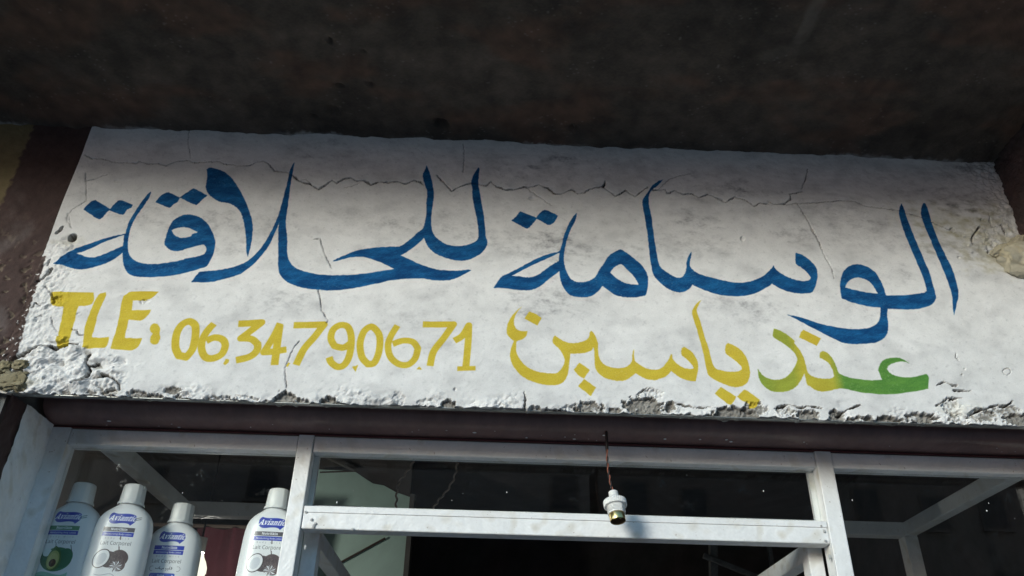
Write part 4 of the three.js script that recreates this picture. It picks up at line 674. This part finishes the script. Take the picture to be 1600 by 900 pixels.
// ================================================================== LOTION BOTTLES
{
  const BH = 0.190, HW = 0.0445, HD = 0.0245;
  const prof = [[0, 0.90, 0.86], [0.002, 0.95, 0.93], [0.006, 0.985, 0.98], [0.014, 1, 1], [0.06, 1, 1], [0.11, 0.992, 1], [0.14, 0.975, 0.99], [0.152, 0.955, 0.98], [0.160, 0.925, 0.96], [0.167, 0.875, 0.93], [0.173, 0.80, 0.89], [0.178, 0.70, 0.85], [0.182, 0.585, 0.80], [0.185, 0.485, 0.76], [0.1868, 0.425, 0.735], [0.1885, 0.40, 0.715], [0.190, 0.398, 0.712]];
  const at = (y) => { for (let i = 0; i + 1 < prof.length; i++) if (y <= prof[i + 1][0]) { const t = (y - prof[i][0]) / (prof[i + 1][0] - prof[i][0]); return [lerp(prof[i][1], prof[i + 1][1], t) * HW, lerp(prof[i][2], prof[i + 1][2], t) * HD]; } return [prof.at(-1)[1] * HW, prof.at(-1)[2] * HD]; };
  const ring = (a, w, d, y) => { const e = lerp(0.72, 1, ss(0.165, 0.188, y)), c = Math.cos(a), s = Math.sin(a); return [Math.sign(c) * Math.abs(c) ** e * w, Math.sign(s) * Math.abs(s) ** e * d]; };
  function loft(a0, a1, na, ys, grow, withUV) {
    const p = [], uv = [], idx = [];
    for (const y of ys) { const [w, d] = at(y); for (let i = 0; i <= na; i++) { const a = lerp(a0, a1, i / na), [x, z] = ring(a, w + grow, d + grow, y); p.push(x, y, z); uv.push(withUV ? (x + 0.047) / 0.094 : x, withUV ? (y - 0.012) / 0.175 : y); } }
    for (let j = 0; j + 1 < ys.length; j++) for (let i = 0; i < na; i++) { const a = j * (na + 1) + i, c = a + na + 1; idx.push(a, c, c + 1, a, c + 1, a + 1); }
    const g = new THREE.BufferGeometry(); g.setAttribute('position', new THREE.Float32BufferAttribute(p, 3)); g.setAttribute('uv', new THREE.Float32BufferAttribute(uv, 2)); g.setIndex(idx); g.computeVertexNormals(); return g;
  }
  const ysAll = []; for (let y = 0; y <= 0.19001; y += 0.002) ysAll.push(Math.min(y, 0.19));
  const bodyG = mergeVertices(loft(0, Math.PI * 2, 80, ysAll, 0, false).deleteAttribute('uv')); bodyG.computeVertexNormals();
  const ysL = []; for (let y = 0.012; y <= 0.18701; y += 0.0025) ysL.push(y);
  const labelG = loft(Math.PI * 0.06, Math.PI * 0.94, 48, ysL, 0.00035, true);
  const capG = toCreasedNormals(new THREE.LatheGeometry([[0.0205, 0.1885], [0.0208, 0.1895], [0.0204, 0.192], [0.0186, 0.1925], [0.0189, 0.1935], [0.0182, 0.206], [0.0175, 0.2175], [0.0168, 0.2205], [0.0150, 0.2218], [0.0001, 0.222]].map(([r, y]) => new THREE.Vector2(r, y)), 48), 0.5);
  const S = 8;
  function label(kind) {
    const w = 94 * S, h = 175 * S, [c, g] = canvas(w, h), X = (mm) => (mm + 47) * S, Y = (mm) => mm * S;      // mm from the axis, mm below the top of the label
    g.fillStyle = 'rgb(231,233,234)'; g.fillRect(0, 0, w, h);
    const y0 = 17;
    // wavy blue badge
    g.fillStyle = '#2338a8'; g.beginPath(); g.moveTo(X(-20), Y(y0 + 3)); g.bezierCurveTo(X(-19), Y(y0 - 1), X(-17), Y(y0 - 2), X(-15), Y(y0 - 2.2)); g.bezierCurveTo(X(-6), Y(y0 + 2), X(4), Y(y0 - 3), X(17), Y(y0 + 0.2)); g.bezierCurveTo(X(22), Y(y0 + 2), X(22), Y(y0 + 10), X(19), Y(y0 + 13)); g.lineTo(X(14), Y(y0 + 18)); g.bezierCurveTo(X(13), Y(y0 + 14), X(5), Y(y0 + 13.5), X(-4), Y(y0 + 15)); g.bezierCurveTo(X(-15), Y(y0 + 17.5), X(-22), Y(y0 + 14), X(-20), Y(y0 + 3)); g.fill();
    g.fillStyle = '#fff'; g.save(); g.translate(X(0), Y(y0 + 10.6)); g.transform(0.86, 0, -0.22, 1.1, 0, 0); g.font = `italic bold ${11 * S}px serif`; g.textAlign = 'center'; g.fillText('Aviantic', 0, 0); g.restore();
    g.strokeStyle = '#fff'; g.lineWidth = 0.7 * S; g.beginPath(); g.moveTo(X(-19), Y(y0 + 9.5)); g.quadraticCurveTo(X(-16), Y(y0 + 6), X(-12), Y(y0 + 11)); g.stroke();
    if (kind !== 'milk') { g.strokeStyle = kind === 'avocado' ? '#4d6f64' : '#5a5a5e'; g.lineWidth = 1.1 * S; for (const d of [0, 3]) { g.beginPath(); g.moveTo(X(19), Y(y0 + 6 + d)); g.lineTo(X(28), Y(y0 + 3.4 + d)); g.stroke(); } }
    const bar = (y, hh, col) => { g.fillStyle = col; g.fillRect(X(-24), Y(y), 47 * S, hh * S); };
    bar(y0 + 21, 6.6, { avocado: '#3f8158', coconut: '#57545a', milk: '#2a3fae' }[kind]); bar(y0 + 28.4, 6.4, '#2a3fae');
    g.textAlign = 'center'; g.fillStyle = '#f2f3f6'; g.font = `bold ${5.4 * S}px sans-serif`; g.fillText('NutriSkin', X(0), Y(y0 + 26.2)); g.font = `${3.6 * S}px sans-serif`; g.fillText('Moisturizing Body Lotion', X(0), Y(y0 + 32.8), 44 * S);
    g.fillStyle = '#8d9096'; g.font = `${3.4 * S}px sans-serif`; ['B', 'o', 'd', 'y', ' ', 'M', 'i', 'l', 'k'].forEach((t, i) => g.fillText(t, X(-17 + i * 4.3), Y(y0 + 39.2)));
    g.fillStyle = '#55585d'; g.font = `${8 * S}px sans-serif`; g.fillText('Lait Corporel', X(0), Y(y0 + 48.2), 50 * S);
    const el = (x, y, rx, ry, rot, col) => { g.fillStyle = col; g.beginPath(); g.ellipse(X(x), Y(y), rx * S, ry * S, rot, 0, 7); g.fill(); };
    if (kind === 'coconut') {
      el(10, y0 + 68, 14, 13, 0, '#5b4f50'); el(13, y0 + 78, 9, 9, 0, '#6a5d5c'); el(-4, y0 + 70, 15, 12, 0.2, '#4f4547');
      for (let k = 0; k < 260; k++) { const a = rnd() * 7, r = rnd(); g.strokeStyle = rnd() < 0.5 ? '#7d6f6c' : '#463c3e'; g.lineWidth = 0.25 * S; const x = 9 + 13 * r * Math.cos(a), y = y0 + 69 + 12 * r * Math.sin(a); g.beginPath(); g.moveTo(X(x), Y(y)); g.lineTo(X(x + 1.5 * (rnd() - 0.5)), Y(y + 2.2)); g.stroke(); }
      el(-15, y0 + 69, 12.2, 15, 0.5, '#3c3538'); el(-15.3, y0 + 69, 10.8, 13.6, 0.5, '#e6e8ea'); el(-15, y0 + 69.5, 7, 9.5, 0.5, '#ccd0d6');
      g.strokeStyle = '#5d5350'; g.lineWidth = 1.6 * S; g.beginPath(); g.moveTo(X(8), Y(y0 + 56)); g.lineTo(X(6.5), Y(y0 + 50)); g.moveTo(X(6), Y(y0 + 40)); g.lineTo(X(5), Y(y0 + 34)); g.stroke();
      for (let k = 0; k < 14; k++) { const a = k * 0.45; g.fillStyle = k % 2 ? '#d9dde2' : '#8e8a8d'; g.beginPath(); g.moveTo(X(9), Y(y0 + 80)); g.lineTo(X(9 + 10 * Math.cos(a)), Y(y0 + 80 + 9 * Math.sin(a))); g.lineTo(X(9 + 7 * Math.cos(a + 0.3)), Y(y0 + 80 + 7 * Math.sin(a + 0.3))); g.fill(); }
      g.strokeStyle = '#b9bec6'; g.lineWidth = 1.2 * S; g.beginPath(); g.moveTo(X(-20), Y(y0 + 92)); g.bezierCurveTo(X(-5), Y(y0 + 98), X(2), Y(y0 + 84), X(12), Y(y0 + 96)); g.stroke();
    } else if (kind === 'avocado') {
      el(2, y0 + 72, 23, 18, 0, '#3f7d58'); el(13, y0 + 70, 12, 15, 0.3, '#2f6c4a'); el(-14, y0 + 70, 9, 14, -0.2, '#2f6a49'); el(-15, y0 + 62, 7, 6, 0, '#dfe8e6');
      g.fillStyle = '#4a7038'; g.beginPath(); g.moveTo(X(-4), Y(y0 + 52)); g.bezierCurveTo(X(8), Y(y0 + 56), X(14), Y(y0 + 76), X(7), Y(y0 + 86)); g.bezierCurveTo(X(0), Y(y0 + 92), X(-12), Y(y0 + 88), X(-13), Y(y0 + 78)); g.bezierCurveTo(X(-13), Y(y0 + 66), X(-9), Y(y0 + 58), X(-4), Y(y0 + 52)); g.fill();
      el(-2.5, y0 + 73, 9.3, 14, 0, '#a7ad63'); el(-2.5, y0 + 74, 7.6, 11, 0, '#bdbb78'); el(-2, y0 + 77.5, 5.2, 5.8, 0, '#5a3d2c'); el(-3, y0 + 76, 2, 2.4, 0, '#7b573f');
      g.strokeStyle = '#3b4038'; g.lineWidth = 0.9 * S; g.beginPath(); g.moveTo(X(-4), Y(y0 + 53)); g.lineTo(X(-5), Y(y0 + 49)); g.moveTo(X(18), Y(y0 + 50)); g.lineTo(X(22), Y(y0 + 60)); g.stroke();
      for (let k = 0; k < 7; k++) { g.fillStyle = k % 2 ? 'rgba(70,150,115,0.8)' : 'rgba(130,190,165,0.8)'; g.beginPath(); g.moveTo(X(-26), Y(y0 + 96 + k * 6)); g.bezierCurveTo(X(-14), Y(y0 + 80 + k * 6), X(10), Y(y0 + 104 + k * 5), X(24), Y(y0 + 90 + k * 6)); g.lineTo(X(24), Y(y0 + 98 + k * 6)); g.bezierCurveTo(X(8), Y(y0 + 108 + k * 5), X(-10), Y(y0 + 92 + k * 6), X(-26), Y(y0 + 102 + k * 6)); g.fill(); }
    } else {
      g.strokeStyle = '#62656c'; g.lineWidth = 0.5 * S; g.beginPath(); g.ellipse(X(-20), Y(y0 + 57), 4 * S, 3.6 * S, 0, 1.2, 5.1); g.stroke(); g.beginPath(); g.ellipse(X(20), Y(y0 + 57), 4 * S, 3.6 * S, 0, -1.9, 1.9); g.stroke();
      // small Arabic line, drawn as a pen line
      g.lineWidth = 0.8 * S; g.lineCap = 'round'; g.strokeStyle = '#4c4f56';
      const pen = (...q) => { g.beginPath(); q.forEach(([a, b], i) => (i ? g.lineTo(X(a), Y(y0 + b)) : g.moveTo(X(a), Y(y0 + b)))); g.stroke(); };
      pen([12, 56], [10.5, 55], [11.5, 57.5], [8, 57.6], [8, 53.5], [8, 57.6], [5.5, 57.6], [5.5, 56.4], [5.5, 57.6], [2, 57.6], [1.6, 56.6]); pen([-1, 57.6], [-2, 56.3], [-3, 57.6], [-4, 57.6], [-5, 59.4]); pen([-5.5, 57.6], [-8, 57.6], [-8, 53.6], [-8, 57.6], [-9.5, 56], [-11, 57.6], [-14, 57.4], [-14, 56.2]); pen([5.3, 59.4], [5.6, 59.4]); pen([1.6, 59.5], [2.6, 59.5]);
      g.fillStyle = '#2f56b8'; g.beginPath(); g.roundRect(X(-22), Y(y0 + 64), 40 * S, 11.5 * S, 3 * S); g.fill();
      g.fillStyle = '#e9eef8'; g.font = `bold ${3.8 * S}px sans-serif`; g.fillText('Hydra', X(-4), Y(y0 + 68.6)); g.fillText('nutrition', X(-8), Y(y0 + 73.4)); g.strokeStyle = '#e9eef8'; g.lineWidth = 1 * S; g.beginPath(); g.arc(X(12), Y(y0 + 69.8), 3.4 * S, -1.2, 1.6); g.stroke();
      g.strokeStyle = '#a9b4cc'; g.lineWidth = 0.5 * S; for (const y of [80, 84, 88]) { g.beginPath(); g.moveTo(X(-24), Y(y0 + y)); g.lineTo(X(22), Y(y0 + y)); g.stroke(); }
    }
    const t = new THREE.CanvasTexture(c); t.colorSpace = THREE.SRGBColorSpace; t.magFilter = THREE.LinearFilter; t.anisotropy = 8;
    return phys({ map: t, roughness: 0.36, clearcoat: 0.25, clearcoatRoughness: 0.2 });
  }
  const mats = { avocado: label('avocado'), coconut: label('coconut'), milk: label('milk') };
  const bottle = (px, py, z, turn, kind, text, up = RISE) => {
    const p = P(px, py, z), b = thing('lotion_bottle', text, 'bottle', V(p.x, shelfY + up + 0.0005, z), 'lotion bottles in the display case');
    b.rotation.y = rad(turn); b.scale.setScalar(1.03);
    const bd = add('body', bodyG, M.bottle, b); add('label', labelG, mats[kind], bd); add('cap', capG, M.cap, b);
  };
  bottle(134, 757, -1.354, -2, 'avocado', 'white lotion bottle with a green avocado printed on it');
  bottle(211, 765, -1.354, 6, 'coconut', 'white lotion bottle with a coconut print, between the avocado bottle and the plain one');
  bottle(288, 790, -1.410, 2, 'milk', 'white lotion bottle with blue print only and no fruit picture', 0);
  bottle(438, 765, -1.354, 4, 'coconut', 'white lotion bottle with a coconut print beside the white mullion');
}

// ================================================================== ROOM BEHIND
{
  const xl = -1.30, xr = 1.45, zb = -3.7, yc = 2.66, zi = ZW - 0.21;
  const S = (name, g, m) => { const o = add(name, g, m); o.userData.kind = 'structure'; return o; };
  S('shop_floor', box(xl - 0.15, xr + 0.15, -0.02, 0.118, zb - 0.15, ZW - 0.015, 0), M.floorIn);
  S('shop_ceiling', box(xl - 0.15, xr + 0.15, yc, yc + 0.1, zb - 0.15, zi - 0.001, 0), M.sooty);
  S('shop_wall_left', box(xl - 0.15, xl, 0.12, yc - 0.001, zb, zi - 0.002, 0), M.sooty);
  S('shop_wall_right', box(xr, xr + 0.15, 0.12, yc - 0.001, zb, zi - 0.002, 0), M.sooty);
  S('shop_wall_back', box(xl - 0.149, xr + 0.149, 0.12, yc - 0.002, zb - 0.15, zb - 0.001, 0), M.sooty);
  // mint green partition; its paint stops at a ragged line
  const zp = -2.9, a = P(476, 760, zp), e = P(641, 775, zp), shape = new THREE.Shape();
  const part = thing('partition', 'mint green painted partition inside the shop, seen through the transom', 'partition');
  add('panel', box(a.x - 0.02, e.x, 0.12, yc - 0.003, zp - 0.05, zp, 0.003), M.sooty, part);
  const line = [[470, 728], [500, 734], [540, 736], [556, 738], [572, 749], [583, 756], [600, 759], [618, 769], [640, 777]].map(([x, y]) => P(x, y, zp));
  shape.moveTo(a.x - 0.02, 0.9); shape.lineTo(e.x - 0.001, 0.9); shape.lineTo(e.x - 0.001, line.at(-1).y);
  for (let i = line.length - 2; i >= 0; i--) shape.lineTo(line[i].x, line[i].y);
  shape.lineTo(a.x - 0.02, line[0].y);
  const g = new THREE.ExtrudeGeometry(shape, { depth: 0.003, bevelEnabled: false }); g.translate(0, 0, zp + 0.0005);
  add('mint_sheet', metricUV(g), M.mint, part);
  add('edge_batten', box(e.x, e.x + 0.018, 0.12, line.at(-1).y + 0.01, zp - 0.05, zp + 0.012, 0.002), M.greyInside, part);
  const rail = (name, p, q, z, w, m, parent) => add(name, bar(P(...p, z), P(...q, z + (p[2] ?? 0)), w, w, 0.001), m, parent);
  const r1 = thing('wall_rod', 'dark slanting rod across the mint partition below the transom bar', 'rod');
  add('rod', bar(P(523, 884, zp + 0.02), P(602, 841, zp + 0.02), 0.007, 0.007, 0.002), M.darkWood, r1);
  const r2 = thing('wall_rod', 'grey slanting rod in the top corner of the transom above the mint partition', 'rod');
  add('rod', bar(P(507, 713, zp + 0.03), P(554, 736, zp + 0.03), 0.008, 0.008, 0.002), M.greyInside, r2);
  add('cross_rod', bar(P(500, 738, zp + 0.03), P(556, 736, zp + 0.03), 0.005, 0.005, 0.001), M.darkWood, r2);
  // loose twisted wires hanging behind the transom pane
  const wire = (pts, z, label) => {
    const w = thing('hanging_wire', label, 'wire', undefined, 'wires behind the transom pane');
    const q = pts.map(([x, y]) => P(x, y, z)); q.unshift(V(q[0].x + 0.005, yc - 0.001, z - 0.01));
    const c = new THREE.CatmullRomCurve3(q), t = []; for (let i = 0; i <= 80; i++) { const p = c.getPoint(i / 80), a2 = i * 0.7; t.push(p.add(V(0.0018 * Math.cos(a2), 0, 0.0018 * Math.sin(a2)))); }
    add('strand', tube(t, 0.0021, 160, 6), M.twineWire, w);
  };
  wire([[648, 712], [643, 727], [632, 742], [622, 757], [620, 772], [619, 790], [617, 803]], -1.62, 'thin twisted wire hanging beside the mint partition edge');
  wire([[714, 712], [714, 730], [709, 748], [699, 766], [687, 780], [678, 793], [670, 805]], -1.62, 'thin twisted wire hanging slantwise, further from the mint partition');
  // light steel trestle seen through the doorway
  const tr = thing('steel_trestle', 'dull steel trestle frame deep in the dark doorway', 'trestle'), zt = -2.3;
  const steelDull = std({ map: grainTex(256, [0.42, 0.42, 0.41], 0.25, [6, 20, 60], [0, 0, 0], 0.2), roughness: 0.7 });
  const A = P(1114, 835, zt), B = P(1070, 910, zt), k = (A.y - 0.12) / (A.y - B.y);
  add('leg', bar(A, A.clone().lerp(B, Math.min(k, 6)).setY(0.12).setX(lerp(A.x, B.x, 2.2)), 0.022), steelDull, tr);
  add('brace', bar(P(1099, 868, zt + 0.012), P(1215, 915, zt + 0.012), 0.014), steelDull, tr);
  const C = P(1200, 842, zt), Dd = P(1215, 910, zt);
  add('leg', bar(C, V(lerp(C.x, Dd.x, 2), 0.12, zt), 0.012), steelDull, tr);
  add('top_bar', bar(V(A.x - 0.01, A.y + 0.004, zt - 0.004), V(C.x + 0.02, A.y + 0.004, zt - 0.004), 0.012), steelDull, tr);
  // maroon cloth and a lit bulb in the back of the left-hand side
  const zc = -2.62, pc = [], cu = [], ci = [], top = P(360, 826, zc).y, x0 = P(300, 860, zc).x, x1 = P(440, 860, zc).x;
  for (let j = 0; j <= 30; j++) for (let i = 0; i <= 60; i++) { const x = lerp(x0, x1, i / 60), y = top - j / 30 * 0.8; pc.push(x, y, zc + 0.012 * Math.sin(x * 70 + 0.6 * Math.sin(y * 9)) + 0.006 * n2(x * 20, y * 6)); cu.push(x, y); }
  for (let j = 0; j < 30; j++) for (let i = 0; i < 60; i++) { const q = j * 61 + i; ci.push(q, q + 61, q + 62, q, q + 62, q + 1); }
  const cg = new THREE.BufferGeometry(); cg.setAttribute('position', new THREE.Float32BufferAttribute(pc, 3)); cg.setAttribute('uv', new THREE.Float32BufferAttribute(cu, 2)); cg.setIndex(ci); cg.computeVertexNormals();
  const cur = thing('maroon_curtain', 'maroon cloth hanging behind the lotion bottles', 'curtain');
  add('cloth', cg, M.maroon, cur);
  add('rail', bar(V(-1.29, top + 0.006, zc), V(x1 + 0.01, top + 0.006, zc), 0.012, 0.012, 0.004), M.darkWood, cur);
  const pb = P(307, 884, -2.3), bulb = thing('light_bulb', 'lit white bulb glowing beside the lotion bottles', 'light bulb', pb);
  const bg = new THREE.LatheGeometry([[0.0001, -0.042], [0.014, -0.039], [0.024, -0.03], [0.0285, -0.016], [0.028, -0.004], [0.023, 0.010], [0.016, 0.022], [0.0125, 0.032], [0.0125, 0.036]].map(([r, y]) => new THREE.Vector2(r, y)), 32);
  add('bulb', bg, std({ color: lin(0.9, 0.9, 0.85), emissive: lin(1, 0.96, 0.78), emissiveIntensity: 1.0, roughness: 0.4 }), bulb);
  const cap2 = new THREE.CylinderGeometry(0.0145, 0.0145, 0.04, 20); cap2.translate(0, 0.055, 0); add('socket', cap2, M.plastic, bulb);
  const cordG = new THREE.CylinderGeometry(0.0025, 0.0025, yc - pb.y - 0.074, 8); cordG.translate(0, 0.075 + (yc - pb.y - 0.074) / 2 - 0.001, 0); add('cord', cordG, M.blackWire, bulb);
  const pl = new THREE.PointLight(lin(1, 0.96, 0.86), 0.26); pl.position.set(0, -0.012, 0); pl.castShadow = true; bulb.add(pl);
  // small white clip on the inner head of the right-hand case
  const clip = thing('wall_clip', 'small white clip on the ceiling above the empty display case', 'clip'), cz = -(yc - 0.006 - 1.65) / (P(1462, 737, -1).y - 1.65), cp = P(1462, 737, cz);
  add('plate', box(cp.x - 0.022, cp.x + 0.022, yc - 0.012, yc - 0.0005, cz - 0.02, cz + 0.02, 0.002), M.plastic, clip);
}

// ================================================================== HOUSES ACROSS THE STREET (mirrored faintly in the panes)
{
  const win = std({ color: lin(0.10, 0.10, 0.10), roughness: 0.4 }), shutter = std({ color: lin(0.22, 0.19, 0.16), roughness: 0.7 });
  const house = (name, label, xa, xb, h, z, mat, cols) => {
    const b = thing(name, label, 'house');
    add('wall', box(xa, xb, 0, h, z, z + 5, 0.01), mat, b);
    add('parapet', box(xa - 0.06, xb + 0.06, h, h + 0.14, z - 0.08, z + 5.06, 0.01), M.render2, b);
    for (let f = 0; f < Math.floor(h / 3); f++) for (let i = 0; i < cols; i++) {
      const x = lerp(xa, xb, (i + 0.5 + 0.3 * (rnd() - 0.5)) / cols), y = 1 + f * 3 + 0.3 * rnd();
      if (rnd() < 0.4) continue;
      add('window_frame', box(x - 0.56, x + 0.56, y - 0.06, y + 1.36, z - 0.05, z + 0.02, 0.006), shutter, b);
      add('window_pane', box(x - 0.46, x + 0.46, y + 0.04, y + 1.26, z - 0.056, z - 0.03, 0.002), win, b);
      add('window_sill', box(x - 0.64, x + 0.64, y - 0.13, y - 0.062, z - 0.14, z + 0.02, 0.006), M.render2, b);
    }
  };
  house('house', 'tall pale house across the square, facing the shop', -16.3, 4, 12.9, 28, M.render, 9);
  house('house', 'lower pale brown house across the square beside the tall one', 4.4, 24, 12.3, 28.5, M.render2, 8);
}

renderer.render(scene, camera);
